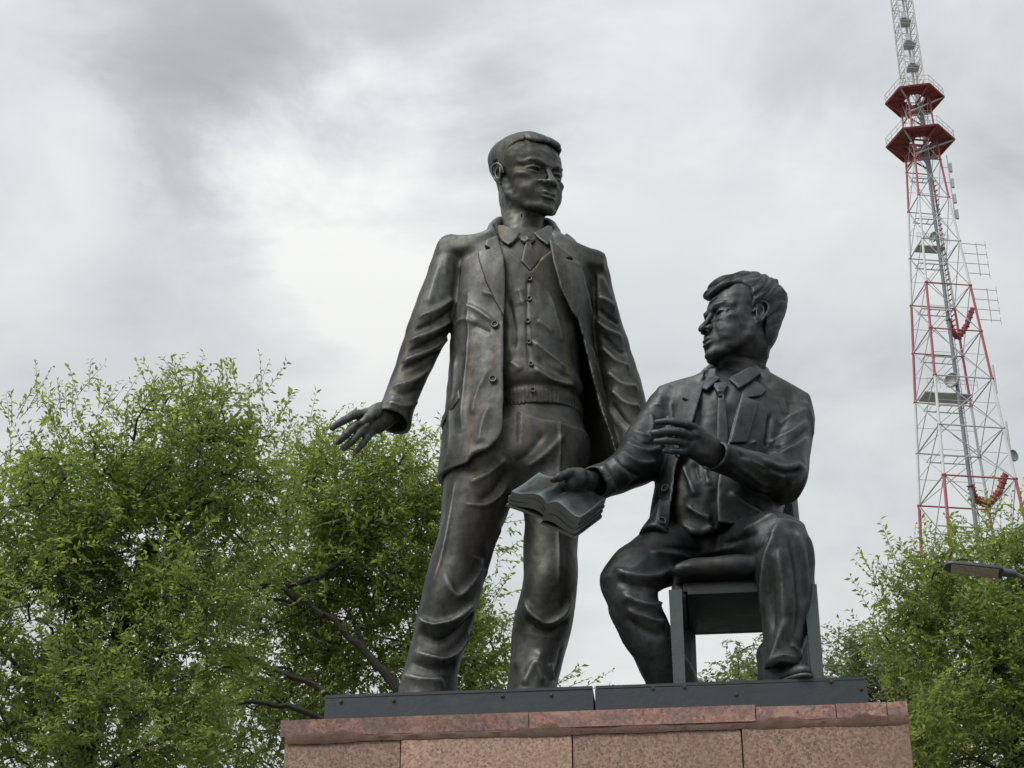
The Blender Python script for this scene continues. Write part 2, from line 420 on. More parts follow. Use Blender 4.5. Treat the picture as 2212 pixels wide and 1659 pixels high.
# ------------------------------------------------------------------ materials
class NT:
    def __init__(self, name):
        self.m = bpy.data.materials.new(name); self.m.use_nodes = True; self.t = self.m.node_tree
        self.N, self.L = self.t.nodes, self.t.links; self.N.clear()
        self.out = self.N.new('ShaderNodeOutputMaterial'); self.b = self.N.new('ShaderNodeBsdfPrincipled')
        self.L.new(self.b.outputs[0], self.out.inputs[0]); self.tc = self.N.new('ShaderNodeTexCoord')
    def set(self, **k):
        for a, v in k.items():
            i = self.b.inputs[a.replace('_', ' ')]
            if hasattr(v, 'is_linked') or isinstance(v, bpy.types.NodeSocket): self.L.new(v, i)
            else: i.default_value = v
        return self
    def noise(self, scale, det=4, rough=0.55, stretch=(1, 1, 1), loc=(0, 0, 0), dist=0.0):
        mp = self.N.new('ShaderNodeMapping'); mp.inputs['Scale'].default_value = stretch; mp.inputs['Location'].default_value = loc
        self.L.new(self.tc.outputs['Object'], mp.inputs[0]); t = self.N.new('ShaderNodeTexNoise')
        t.inputs['Scale'].default_value = scale; t.inputs['Detail'].default_value = det; t.inputs['Roughness'].default_value = rough
        t.inputs['Distortion'].default_value = dist
        self.L.new(mp.outputs[0], t.inputs['Vector']); return t.outputs['Fac']
    def voro(self, scale, feature='F1', loc=(0, 0, 0)):
        mp = self.N.new('ShaderNodeMapping'); mp.inputs['Location'].default_value = loc; self.L.new(self.tc.outputs['Object'], mp.inputs[0])
        t = self.N.new('ShaderNodeTexVoronoi'); t.feature = feature; t.inputs['Scale'].default_value = scale
        self.L.new(mp.outputs[0], t.inputs['Vector']); return t
    def ramp(self, fac, stops, interp='LINEAR'):
        r = self.N.new('ShaderNodeValToRGB'); self.L.new(fac, r.inputs[0]); e = r.color_ramp.elements; r.color_ramp.interpolation = interp
        for i, (p, c) in enumerate(stops):
            m = e[i] if i < 2 else e.new(p)
            m.position = p; m.color = (*c, 1) if hasattr(c, '__len__') else (c, c, c, 1)
        return r.outputs[0]
    def mix(self, fac, a, b, mode='MIX'):
        m = self.N.new('ShaderNodeMix'); m.data_type = 'RGBA'; m.blend_type = mode
        for i, v in ((0, fac), (6, a), (7, b)):
            if isinstance(v, bpy.types.NodeSocket): self.L.new(v, m.inputs[i])
            elif i == 0: m.inputs[i].default_value = v
            else: m.inputs[i].default_value = (*v, 1) if hasattr(v, '__len__') else (v, v, v, 1)
        return m.outputs[2]
    def math(self, op, a, b=0.0, clamp=False):
        m = self.N.new('ShaderNodeMath'); m.operation = op; m.use_clamp = clamp
        for i, v in enumerate((a, b)):
            if isinstance(v, bpy.types.NodeSocket): self.L.new(v, m.inputs[i])
            else: m.inputs[i].default_value = v
        return m.outputs[0]
    def bump(self, h, strength, dist):
        b = self.N.new('ShaderNodeBump'); b.inputs['Strength'].default_value = strength; b.inputs['Distance'].default_value = dist
        self.L.new(h, b.inputs['Height']); self.L.new(b.outputs[0], self.b.inputs['Normal']); return b
    def geo(self, o): 
        g = self.N.new('ShaderNodeNewGeometry'); return g.outputs[o]
def bronze(name, dark, mid, warm, light, loc, rough=0.40):
    t = NT(name)
    patch = t.noise(2.2, 6, 0.62, (1, 1, 0.6), loc, .4)
    streak = t.noise(9.0, 5, 0.62, (1, 1, 0.10), loc, .2)
    drip = t.noise(16.0, 4, 0.6, (1, 1, 0.07), (loc[0] + 5, loc[1], loc[2]), .1)
    fine = t.noise(30, 6, 0.65, (1, 1, 0.7), loc)
    c = t.ramp(patch, ((0.38, dark), (0.50, mid), (0.62, light)))
    c = t.mix(t.ramp(streak, ((0.50, 0.0), (0.64, 0.62))), c, warm)                    # brown rain streaks
    c = t.mix(t.ramp(drip, ((0.60, 0.0), (0.74, 0.40))), c, tuple(v * 1.25 for v in light))   # pale runs
    green = t.noise(4.5, 5, 0.6, (1, 1, .8), (loc[0] + 2, loc[1] + 8, loc[2]))
    c = t.mix(t.ramp(green, ((0.54, 0.0), (0.70, 0.45))), c, (mid[0] * .85, mid[1] * 1.12, mid[2] * .95))
    c = t.mix(t.ramp(fine, ((0.32, 0.45), (0.52, 0.0))), c, tuple(v * 0.45 for v in dark))
    # raised edges are rubbed brighter, hollows are tinted darker
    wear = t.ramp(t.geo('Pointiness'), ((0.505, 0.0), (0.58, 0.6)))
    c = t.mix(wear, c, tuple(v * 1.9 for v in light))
    hollow_dark = t.ramp(t.geo('Pointiness'), ((0.40, 0.8), (0.485, 0.0)))
    c = t.mix(hollow_dark, c, tuple(v * 0.4 for v in dark))
    r = t.math('ADD', t.math('MULTIPLY', t.noise(7, 6, 0.68, (1, 1, 0.4), loc), 0.55), rough - 0.27)
    t.set(Base_Color=c, Metallic=0.82, Roughness=r, Specular_IOR_Level=0.5)
    h = t.math('ADD', t.math('MULTIPLY', t.noise(22, 6, 0.6, (1, 1, 1), loc), 1.0), t.math('MULTIPLY', t.noise(120, 3, 0.6, (1, 1, 1), loc), 0.35))
    t.bump(h, 0.12, 0.012)
    return t.m
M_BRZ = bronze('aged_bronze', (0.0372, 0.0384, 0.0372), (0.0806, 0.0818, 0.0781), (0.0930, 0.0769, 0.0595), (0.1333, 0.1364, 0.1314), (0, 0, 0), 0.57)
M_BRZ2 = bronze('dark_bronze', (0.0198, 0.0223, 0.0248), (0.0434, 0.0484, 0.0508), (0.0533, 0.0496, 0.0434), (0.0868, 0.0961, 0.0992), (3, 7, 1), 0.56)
# ------------------------------------------------------------------ heads and hands
def g(x, f, z): return (x, -f, z)
def head_field(o):
    """unit head: chin z=0, crown z=1, faces -y. o: shape options"""
    it = []
    A = lambda pr, k: it.append((pr, k))
    A(Ell(g(0, -.03, .645), (.322, .425, .355)), 0)
    A(Ell(g(0, .10, .70), (.280, .285, .265)), .10)                   # forehead
    A(Ell(g(0, .10, .36), (.262, .278, .31)), .10)                    # face mass
    for s in (-1, 1):
        A(Cap([g(.255*s, -.06, .34), g(.232*s, -.02, .19), g(.12*s, .21, .065)], [.05, .055, .065]), .09)   # jaw
        A(Ell(g(.205*s, .225, .415), (.080, .085, .052)), .07)        # cheekbone
        A(Ell(g(.155*s, .21, .25), (.085, .095, .12)), .10)           # cheek
    A(Ell(g(0, .275, .060), (.110, .090, .066)), .06)                 # chin
    A(Ell(g(0, .275, .205), (.125, .110, .105)), .09)                 # muzzle
    A(Cap([g(-.235, .245, .560), g(-.10, .372, .580), g(.10, .372, .580), g(.235, .245, .560)], [.030, .040, .040, .030]), .05)
    for s in (-1, 1):
        A(Ell(g(.130*s, .430, .490), (.094, .108, .058)), -.035)      # socket
        A(Ell(g(.062*s, .420, .495), (.036, .075, .058)), -.03)
    for s in (-1, 1):
        A(Ell(g(.130*s, .270, .488), (.072, .070, .060)), .008)       # eyeball
        A(Cap([g(.066*s, .335, .488), g(.105*s, .358, .520), g(.152*s, .352, .522), g(.215*s, .295, .492)], [.012, .020, .020, .013]), .010)
        A(Cap([g(.068*s, .336, .478), g(.122*s, .348, .455), g(.172*s, .330, .457), g(.210*s, .294, .482)], [.008, .013, .013, .009]), .014)
        A(Cap([g(.085*s, .350, .432), g(.15*s, .335, .412), g(.20*s, .295, .43)], [.010, .018, .010]), .03) if o.get('bags') else None
        A(Cap([g(.045*s, .392, .570), g(.110*s, .398, .603), g(.185*s, .345, .600), g(.240*s, .262, .566)], [.020, .028, .025, .012]), .012)   # eyebrow
    for s in (-1, 1): A(Cap([g(.060*s, .415, .545), g(.125*s, .425, .560), g(.215*s, .355, .550)], [.012, .017, .010]), -.012)   # shadow line under the brow
    nt = o.get('nose', 0.0); nw = o.get('nwid', 1.0)
    A(Cap([g(0, .365, .560), g(0, .405+.6*nt, .47), g(0, .452+nt, .375)], [.030, .032, .035]), .025)
    A(Ell(g(0, .452+nt, .358), (.043*nw, .044, .036)), .03)
    for s in (-1, 1):
        A(Ell(g(.058*s*nw, .392+.6*nt, .345), (.031*nw, .044, .029)), .03)
        A(Ell(g(.030*s*nw, .430+.8*nt, .316), (.017, .030, .014)), -.014)
        A(Cap([g(.102*s, .412, .340), g(.140*s, .385, .265), g(.160*s, .345, .18)], [.013, .022, .012]), -.03)  # crease beside the mouth
        A(Cap([g(.132*s, .345, .345), g(.172*s, .300, .27), g(.180*s, .262, .19)], [.014, .022, .014]), .045)
    A(Cap([g(0, .420, .285), g(0, .410, .24)], [.012, .016]), -.02)   # philtrum
    A(Cap([g(-.118, .325, .196), g(-.045, .392, .224), g(0, .396, .215), g(.045, .392, .224), g(.118, .325, .196)], [.010, .021, .019, .021, .010]), .012)
    A(Cap([g(-.100, .328, .178), g(-.04, .382, .160), g(.04, .382, .160), g(.100, .328, .178)], [.010, .024, .024, .010]), .014)
    A(Cap([g(-.140, .352, .184), g(-.05, .422, .193), g(.05, .422, .193), g(.140, .352, .184)], [.010, .011, .011, .010]), -.012)
    A(Cap([g(-.07, .385, .112), g(.07, .385, .112)], [.024, .024]), -.04)      # under the lower lip
    for s in (-1, 1):                                                 # ears
        rot = np.array(Matrix.Rotation(.38*s, 3, 'Z') @ Matrix.Rotation(.16, 3, 'X'))
        A(Ell(g(.308*s, -.080, .430), (.030, .078, .125), rot), .025)
        A(Ell(g(.338*s, -.062, .445), (.024, .044, .080), rot), -.02)
        rim = smooth_poly3([g(.306*s, .006, .44), g(.318*s, .000, .515), g(.330*s, -.045, .560), g(.340*s, -.105, .555), g(.348*s, -.148, .50), g(.340*s, -.142, .42), g(.323*s, -.10, .345), g(.310*s, -.06, .315)], 3)
        A(Cap(rim, list(np.interp(np.linspace(0, 1, len(rim)), [0, .3, .7, 1], [.010, .015, .015, .020]))), .014)
        A(Cap(smooth_poly3([g(.322*s, -.078, .505), g(.333*s, -.105, .45), g(.326*s, -.085, .385), g(.313*s, -.045, .37)], 3), .011), .012)
    A(Ell(g(0, -.08, .22), (.20, .22, .16)), .06)                     # throat
    for e in o.get('extra', ()): it.append(e)
    return Uni(it)
class HairField:
    def __init__(self, base, cut_pts, extra=(), side=0.0, swirl=None):
        self.items, self.cp, self.extra, self.sw = base, np.array(cut_pts, float), extra, swirl
        self.bc = np.array([0, .03, .62]); self.br = .56
        self.side = side
    def __call__(self, p):
        d = None
        for pr, k in self.items:
            e = pr(p); d = e if d is None else smin(d, e, k)
        fwd = -p[:, 1]
        zh = np.interp(fwd, self.cp[:, 0], self.cp[:, 1]).astype(f32)
        zh = zh + self.side * p[:, 0] * (fwd > 0.1)
        d = smax(d, (zh - p[:, 2]) * f32(.75), .035)
        for pr, k in self.extra: d = smin(d, pr(p), k)
        return d
def finger(w, pts, rad): return Cap([P(*q) for q in pts], rad)
def sh(name, fld, lo, hi, h, mat, parent, st=(), lump=None, rx=1, post=None):
    V, Q = sculpt(fld, lo, hi, h)
    if rx: V = relax(V, Q, rx, 0.5)
    if st: V = strokes(V, Q, st)
    if post: V = post(V, Q)
    if lump: V = lumps(V, Q, *lump); V = lumps(V, Q, lump[0] * .14, .045, lump[2] + 1)
    return mesh_obj(name, V, Q, mat, parent)
# ------------------------------------------------------------------ the two heads, placed
class HX:
    def __init__(s, f, o, M, sc, wave): s.x = Xf(f, o, M, sc); s.w = wave; s.o, s.M, s.s = np.array(o), np.linalg.inv(M).T, sc
    def __call__(s, p):
        q = (p - s.o.astype(f32)) @ s.M.astype(f32) / f32(s.s)
        return s.x(p) + s.w(q) * f32(s.s)
HS1 = .436; HM1 = rotm(R(38), R(20), R(-5)) @ shear(1.15, 1.06, .97, .30); HC1 = P(1137, 382, 7.5)
H1 = head_field({'nose': -.004, 'nwid': 1.30}); HO1 = HC1 - HS1 * HM1 @ np.array([0, .02, .5])
hf1 = HairField([(Ell(g(0, -.050, .655), (.336, .465, .370)), 0), (Ell(g(0, .12, .80), (.280, .270, .215)), .10), (Ell(g(.04, .22, .890), (.24, .17, .115)), .06)],
    [(-.6, .20), (-.30, .24), (-.20, .27), (-.165, .42), (-.14, .60), (-.06, .61), (-.03, .50), (.035, .47), (.06, .62), (.12, .74), (.24, .850), (.36, .870), (.5, .90)], side=.04)
def wave1(q):
    x, f, z = q[:, 0], -q[:, 1], q[:, 2]
    u = x * 1.0 - .30 * f - .15 * z; w = .010 * np.sin(24 * u + 2 * np.sin(4 * f + 2 * z)) * np.clip((z - .50) * 3, .15, 1)
    w = w + .009 * (1 - 2 * np.abs(np.sin(15 * u))) * np.clip((z - .45) * 3, 0, 1)
    part = np.exp(-((x + .19) / .016) ** 2) * (z > .82) * .02
    return (w * .5 + .0035 * np.sin(66 * u + 5 * f) + part).astype(f32)
hx1 = HX(hf1, HO1, HM1, HS1, wave1)
HS2 = .43; HM2 = rotm(R(-66), R(9), R(0)) @ shear(1.0, 1.0, 1.0, .38); HC2 = P(1603, 692, 7.30)
deep = [(Cap([g(.215*s, .285, .455), g(.265*s, .215, .44)], [.010, .010]), -.014) for s in (-1, 1)] + [(Cap([g(.215*s, .285, .480), g(.27*s, .21, .475)], [.008, .008]), -.014) for s in (-1, 1)]
deep += [(Cap([g(-.08, .400, .69), g(.10, .398, .69)], [.007, .007]), -.02), (Cap([g(-.08, .396, .74), g(.10, .392, .74)], [.007, .007]), -.02)]
H2 = head_field({'nose': .012, 'bags': 1, 'extra': deep, 'nwid': 1.05}); HO2 = HC2 - HS2 * HM2 @ np.array([0, .02, .5])
hf2 = HairField([(Ell(g(0, -.080, .650), (.358, .450, .390)), 0), (Ell(g(0, .10, .86), (.280, .300, .190)), .12), (Ell(g(0, .345, .865), (.20, .125, .105)), .07), (Ell(g(0, -.25, .34), (.285, .215, .30)), .12), (Ell(g(.265, .0, .68), (.085, .17, .15)), .08), (Ell(g(-.265, .0, .68), (.085, .17, .15)), .08)],
    [(-.7, -.06), (-.36, .0), (-.24, .12), (-.185, .30), (-.15, .54), (-.06, .565), (-.03, .48), (.030, .44), (.055, .58), (.10, .72), (.20, .825), (.32, .82), (.42, .765), (.6, .74)])
def wave2(q):
    x, f, z = q[:, 0], -q[:, 1], q[:, 2]
    u = z * 1.0 + .40 * f + .09 * np.sin(6 * f + 3 * np.abs(x)) - .25 * np.abs(x) + .035 * np.sin(13 * f + 9 * z) + .02 * np.sin(23 * x + 11 * f); m = np.clip((z - .2) * 3, .3, 1)
    a = np.sin(17 * u + 1.6 * np.sin(6.5 * f) + 3 * x); b = np.sin(39 * u + 2.5 * np.sin(8 * f + 6 * x))
    w = .009 * (1 - 2 * np.abs(a)) * m + .005 * b * m          # locks with sharp furrows
    return (w * (1.25 + .45 * np.sin(9 * f + 5 * z)) + .0025 * np.sin(95 * u + 9 * f)).astype(f32)
hx2 = HX(hf2, HO2, HM2, HS2, wave2)
# ------------------------------------------------------------------ the standing man
YS = 7.5
ROOT1 = empty('standing_man_statue', (-0.12, 7.45, 3.993),
    'tall bronze statue of a standing man in open jacket and buttoned vest', 'statue')
PLATE_Z = float(P(1281, 1484, 6.95)[2]) + .004
# ---- trousers
legA = Loft(nodes([(1040, 960, 7.5, 78, .20), (1030, 1075, 7.49, 76, .175), (1003, 1180, 7.46, 63, .155), (980, 1260, 7.45, 63, .145), (961, 1340, 7.46, 62, .14),
    (945, 1400, 7.48, 59, .135), (930, 1460, 7.5, 60, .145), (924, 1500, 7.5, 66, .16), (915, 1552, 7.5, 68, .175)], .98), axis=(-.11, 0, -1))
legB = Loft(nodes([(1186, 960, 7.5, 76, .20), (1194, 1100, 7.48, 64, .165), (1190, 1180, 7.47, 60, .155), (1187, 1270, 7.47, 61, .15), (1172, 1350, 7.52, 65, .145),
    (1160, 1420, 7.56, 59, .135), (1150, 1480, 7.58, 55, .145), (1146, 1520, 7.58, 56, .155), (1143, 1568, 7.58, 58, .165)], .98), axis=(-.05, 0, -1))
pelv = Loft(nodes([(1158, 840, 7.5, 92, .165), (1156, 900, 7.5, 102, .185), (1130, 975, 7.5, 140, .215), (1115, 1035, 7.5, 125, .20), (1112, 1075, 7.5, 60, .10)]), axis=(0, 0, -1), cap=.03)
trou = Uni([(pelv, 0), (legA, .07), (legB, .07)])
S_TR = [ # folds: photo-pixel line, width, height, sidedness
    ([(958, 1225), (985, 1290), (1030, 1240), (1040, 1200)], .030, .018, .8), ([(905, 1330), (940, 1350), (990, 1330), (1028, 1290)], .026, .030, 1.2),
    ([(900, 1362), (950, 1385), (1000, 1350), (1022, 1315)], .028, -.022), ([(892, 1400), (950, 1425), (990, 1400), (1012, 1360)], .028, .028, 1.2),
    ([(885, 1428), (940, 1448), (985, 1430)], .024, -.016), ([(872, 1458), (915, 1470), (960, 1468)], .026, .022, .8),
    ([(1085, 1130), (1060, 1190), (1040, 1260)], .030, .012), ([(985, 1030), (975, 1110), (955, 1200), (935, 1270)], .014, .012),
    ([(1095, 985), (1060, 1020), (1010, 1045)], .030, .016, .6), ([(1100, 1010), (1070, 1060), (1030, 1085)], .03, -.014),
    ([(1100, 1045), (1075, 1075), (1040, 1092), (1000, 1088)], .016, .010), ([(1120, 885), (1121, 920), (1118, 960)], .006, -.010),
    ([(1205, 890), (1208, 960), (1206, 1060), (1208, 1150)], .010, .010), ([(1225, 930), (1180, 980), (1130, 1010)], .026, .012, .6), ([(1180, 930), (1140, 980), (1112, 1000)], .022, -.010),
    ([(1205, 1130), (1207, 1200), (1206, 1265)], .008, .010), ([(1130, 1290), (1155, 1330), (1185, 1345), (1215, 1325), (1235, 1280)], .026, .026, 1.0),
    ([(1135, 1330), (1165, 1362), (1200, 1360), (1228, 1330)], .026, -.02), ([(1112, 1345), (1118, 1390), (1112, 1450)], .03, .010),
    ([(1175, 1480), (1160, 1440), (1170, 1400)], .022, .018), ([(1130, 1482), (1145, 1450), (1160, 1425)], .020, .018), ([(1195, 1470), (1185, 1430)], .02, .015), ([(1215, 1390), (1205, 1440), (1195, 1475)], .02, -.012)]
sh('trousers', trou, trou.lo, trou.hi, .0075, M_BRZ, ROOT1, S_TR, (.004 * .55, .16, 3))
# ---- torso: shirt and vest
tors = Loft(nodes([(1132, 498, 7.54, 52, .09), (1133, 525, 7.53, 98, .12), (1138, 572, 7.5, 116, .175), (1136, 640, 7.49, 116, .195), (1141, 720, 7.48, 105, .19),
    (1148, 800, 7.48, 98, .185), (1153, 850, 7.48, 95, .18), (1157, 905, 7.5, 96, .185)]), axis=(.05, 0, -1))
YF = 7.27
V_NECK = pxpoly(smooth_poly([(1050, 440), (1075, 500), (1105, 535), (1146, 583)], 4) + smooth_poly([(1146, 583), (1170, 550), (1200, 515), (1230, 440)], 4), YF)
zrib = P(1160, 822, YF)[2]; zhem = P(1160, 876, YF)[2]
class Vest:
    bc, br = tors.bc, tors.br + .05
    def __call__(self, p):
        x, y, z = p[:, 0], p[:, 1], p[:, 2]
        d = tors(p) - .016
        blo = np.exp(-((z - (zrib + .055)) / .045) ** 2) * .016 - np.exp(-((z - (zrib - .006)) / .016) ** 2) * .010    # cloth pouches over the ribbed band
        ang = np.arctan2(x - .12, -(y - YS)); rib = (z < zrib - .012) * (.0022 * np.sin(ang * 70 + .8 * np.sin(ang * 9)))
        d = d - blo - rib
        hem = zhem + .010 * np.sin(x * 17) + .006 * np.sin(x * 41)
        d = smax(d, hem - z, .01)
        d = np.maximum(d, -(tors(p) + .01))
        d = carve_poly(d, p, V_NECK, YS, .006)                             # inside the V, front half
        return d
lo, hi = tors.bc - tors.br, tors.bc + tors.br
S_VE = [([(1141, 588), (1137, 650), (1139, 740), (1144, 812)], .0065, -.010), ([(1150, 735), (1185, 765), (1225, 800)], .022, .016, .6), ([(1155, 770), (1190, 795), (1240, 820)], .02, -.012),
    ([(1150, 790), (1190, 818), (1245, 832)], .018, .014, .5), ([(1095, 640), (1110, 700), (1108, 760)], .02, -.012), ([(1120, 620), (1130, 660)], .02, .008),
    ([(1180, 620), (1205, 700), (1212, 740)], .03, .010), ([(1100, 780), (1130, 800)], .02, .010), ([(1160, 690), (1195, 720)], .02, .008)]
lo_t = np.array([-.32, 7.2, zhem - .04]); hi_t = np.array([.52, 7.8, P(1130, 470, YF)[2]])
vest = sh('vest', Vest(), lo_t, hi_t, .007, M_BRZ, ROOT1, S_VE, (.0025 * .55, .12, 5))
shirt = sh('shirt', tors, lo_t + [0, 0, .25], hi_t + [0, 0, .02], .009, M_BRZ, ROOT1)
# ---- jacket
jt = Loft(nodes([(1130, 522, 7.53, 62, .11), (1130, 562, 7.52, 138, .18), (1129, 620, 7.5, 150, .235), (1127, 720, 7.5, 153, .255), (1132, 850, 7.5, 168, .265), (1141, 950, 7.5, 188, .285), (1146, 1050, 7.5, 204, .30)]), axis=(.03, 0, -1))
yoke = Loft([(P(949, 557, 7.52), .053, .115), (P(985, 556, 7.52), .060, .14), (P(1030, 557, 7.52), .066, .16), (P(1080, 545, 7.53), .080, .16), (P(1130, 528, 7.53), .086, .15), (P(1190, 556, 7.53), .078, .16), (P(1230, 571, 7.53), .070, .16),
    (P(1270, 583, 7.53), .062, .145), (P(1305, 588, 7.53), .054, .12)], s=(0, 0, 1), axis=(1, 0, -.06), cap=.006, p=4)
slA = Loft(nodes([(978, 540, 7.52, 38, .11), (962, 600, 7.51, 42, .125), (928, 700, 7.47, 47, .115), (898, 780, 7.43, 41, .10), (868, 855, 7.38, 38, .09), (848, 912, 7.35, 43, .10)], .94))
slB = Loft(nodes([(1277, 570, 7.53, 36, .11), (1295, 660, 7.56, 39, .12), (1314, 750, 7.58, 48, .115), (1336, 830, 7.56, 51, .11), (1357, 905, 7.54, 50, .10), (1376, 968, 7.53, 48, .10)], .94))
cufA = Ell(P(843, 925, 7.345), (.055, .085, .045), None)
OPEN = pxpoly(smooth_poly([(1062, 330), (1066, 440), (1078, 490), (1085, 560), (1088, 680), (1087, 800), (1086, 915), (1078, 945), (1055, 968), (1020, 976), (1000, 1010)], 4) + [(1000, 1150), (1420, 1150)]
    + smooth_poly([(1375, 1040), (1344, 966), (1321, 905), (1300, 850), (1273, 745), (1247, 658), (1215, 612), (1197, 560), (1188, 497), (1196, 440), (1200, 330)], 4), 7.24)
zh0 = P(942, 1030, 7.5)[2]
jin = jt
JCOL = Cap(smooth_poly3([P(1064, 508, 7.40), P(1066, 494, 7.48), P(1080, 480, 7.60), P(1130, 474, 7.68), P(1182, 484, 7.60), P(1198, 504, 7.48), P(1200, 520, 7.40)], 3), .030)
class Jacket:
    def __init__(s): s.u = Uni([(jt, 0), (yoke, .035), (slA, .022), (slB, .022), (JCOL, .03)])
    def __call__(s, p):
        x, y, z = p[:, 0], p[:, 1], p[:, 2]
        d = s.u(p)
        inn = np.maximum(jin(p) + .026, z - P(1130, 522, 7.5)[2])
        d = smax(d, -inn, .008)
        d = carve_poly(d, p, OPEN, 7.46, .008)
        hem = zh0 + .018 * np.sin(x * 9 + 1) + .03 * np.clip((y - 7.5) / .3, -1, 1)
        d = np.where(z < zh0 + .2, np.where(np.minimum(slA(p), slB(p)) < .015, d, smax(d, hem - z, .008)), d)
        d = smax(d, -CUFF1(p), .01)
        return d
def loft_tip(L, cut, inset): # hollow for a cuff: the limb shrunk, near its end only
    a, ax, T1 = L.a.astype(f32), L.ax.astype(f32), L.T[-1]
    return lambda p: np.maximum(ellip_loft(L, p) + inset, (T1 - cut) - (p - a) @ ax)
def ellip_loft(L, p):
    v = p - L.a.astype(f32); t = v @ L.ax.astype(f32); gg = lambda arr: np.interp(t, L.T, arr).astype(f32)
    return ellip(v @ L.s.astype(f32) - gg(L.cs), v @ L.n.astype(f32) - gg(L.cn), gg(L.ra), gg(L.rb))
CUFF1 = loft_tip(slA, .10, .016)
JK = Jacket()
S_JK = [ # left sleeve folds
    ([(984, 640), (945, 668), (902, 690)], .026, .018, .6), ([(984, 662), (942, 692), (892, 715)], .016, -.015), ([(984, 682), (938, 714), (882, 740)], .024, .022, .8), ([(980, 705), (932, 738), (876, 762)], .016, -.015),
    ([(972, 722), (925, 758), (866, 785)], .024, .020, .8), ([(955, 752), (915, 778), (862, 800)], .018, -.014), ([(936, 782), (892, 822), (846, 838)], .026, .020, .8), ([(915, 835), (878, 850), (842, 856)], .022, -.014),
    ([(905, 866), (872, 878), (836, 868)], .022, .014), ([(955, 560), (935, 620), (925, 660)], .03, .010), ([(990, 570), (985, 640), (980, 690)], .016, -.016), ([(965, 545), (960, 600)], .02, .006),
    # left panel
    ([(1010, 620), (1015, 720), (1005, 830), (995, 940)], .022, .014), ([(1030, 700), (1000, 690), (985, 700)], .02, .012), ([(1072, 700), (1030, 668), (1010, 660)], .018, .014, .7), ([(1060, 720), (1020, 700)], .018, -.010),
    ([(1060, 790), (1030, 850), (1020, 900)], .03, .010), ([(985, 760), (980, 850), (965, 930)], .014, .010), ([(1075, 640), (1040, 630)], .014, .008), ([(1060, 870), (1040, 920), (1035, 960)], .03, .010), ([(975, 880), (972, 960), (962, 1010)], .02, .012),
    # right front
    ([(1245, 560), (1262, 620), (1280, 700)], .02, .014), ([(1225, 590), (1235, 640)], .03, .008), ([(1282, 580), (1283, 640), (1284, 690)], .014, -.018), ([(1275, 740), (1300, 830), (1335, 930)], .016, .010),
    # right sleeve
    ([(1290, 640), (1312, 650), (1330, 670)], .024, .018, .8), ([(1288, 690), (1315, 715), (1345, 730)], .022, .020, .8), ([(1290, 665), (1318, 685), (1338, 700)], .016, -.014), ([(1298, 745), (1330, 780), (1362, 795)], .024, .020, .8),
    ([(1300, 720), (1330, 750), (1352, 765)], .018, -.014), ([(1310, 800), (1345, 830), (1380, 840)], .024, .018, .8), ([(1318, 840), (1350, 870), (1385, 880)], .022, .016), ([(1320, 870), (1350, 910), (1375, 925)], .02, -.012), ([(1296, 590), (1310, 620), (1322, 650)], .02, .01)]
lo_j = np.array([-.75, 7.05, zh0 - .12]); hi_j = np.array([.85, 7.95, P(1130, 455, 7.5)[2]])
jacket = sh('jacket', JK, lo_j, hi_j, .0072, M_BRZ, ROOT1, S_JK, (.003 * .55, .14, 7))
# ---- lapels and flaps lie on the jacket as thin cloth
def patch(field, poly, Y, off0, off1, yback, r=.004):
    pg = pxpoly(poly, Y)
    def f(p):
        d0 = field(p)
        return smax(smax(np.maximum(d0 - off1, off0 - d0), poly2(p[:, 0], p[:, 2], pg), r), p[:, 1] - yback, r)
    return f, np.array([min(q[0] for q in pg) - .03, 6.9, min(q[1] for q in pg) - .03]), np.array([max(q[0] for q in pg) + .03, yback + .02, max(q[1] for q in pg) + .03])
JU = Uni([(jt, 0), (yoke, .05)])
def patch_obj(name, field, poly, Y, off0, off1, yback, parent, mat, h=.005, st=(), r=.006):
    f, a, b = patch(field, poly, Y, off0, off1, yback, r); return sh(name, f, a, b, h, mat, parent, st, None, 2)
for poly in ([(1074, 484), (1049, 498), (1046, 510), (1060, 519), (1031, 522), (1034, 545), (1048, 598), (1068, 645), (1089, 684), (1091, 600), (1088, 545)],
             [(1186, 494), (1212, 515), (1240, 535), (1222, 541), (1256, 545), (1262, 570), (1256, 640), (1248, 668), (1238, 660), (1212, 615), (1196, 560)]):
    patch_obj('lapel', JU, poly, 7.24, -.006, .017, 7.5, jacket, M_BRZ)
patch_obj('pocket_flap', JU, [(948, 886), (953, 903), (995, 868), (992, 845)], 7.36, -.006, .010, 7.5, jacket, M_BRZ)
patch_obj('breast_pocket', JU, [(1218, 598), (1246, 612), (1245, 604), (1219, 590)], 7.24, -.006, .010, 7.5, jacket, M_BRZ)
# ---- collar and tie
SH = Uni([(tors, 0)])
nk = Cap([P(1130, 455, 7.555), P(1130, 500, 7.55), P(1131, 530, 7.52)], [.104, .118, .150])
COLF = Uni([(tors, 0), (nk, .05)])
for poly in ([(1074, 474), (1090, 482), (1112, 499), (1126, 506), (1108, 533), (1098, 540), (1084, 525), (1074, 500)], [(1152, 506), (1168, 495), (1182, 480), (1192, 476), (1198, 500), (1194, 525), (1183, 541), (1165, 524)]):
    patch_obj('shirt_collar', COLF, poly, 7.36, .004, .024, 7.60, ROOT1, M_BRZ, .0048, (), .008)
tie = patch_obj('tie', COLF, [(1124, 506), (1152, 505), (1157, 514), (1148, 528), (1152, 548), (1166, 568), (1146, 596), (1125, 573), (1130, 548), (1135, 527), (1124, 517)], 7.32, -.006, .022, 7.5, ROOT1, M_BRZ, .0048,
    st=[([(1131, 528), (1150, 528)], .006, -.012), ([(1138, 512), (1141, 522)], .02, .012)])
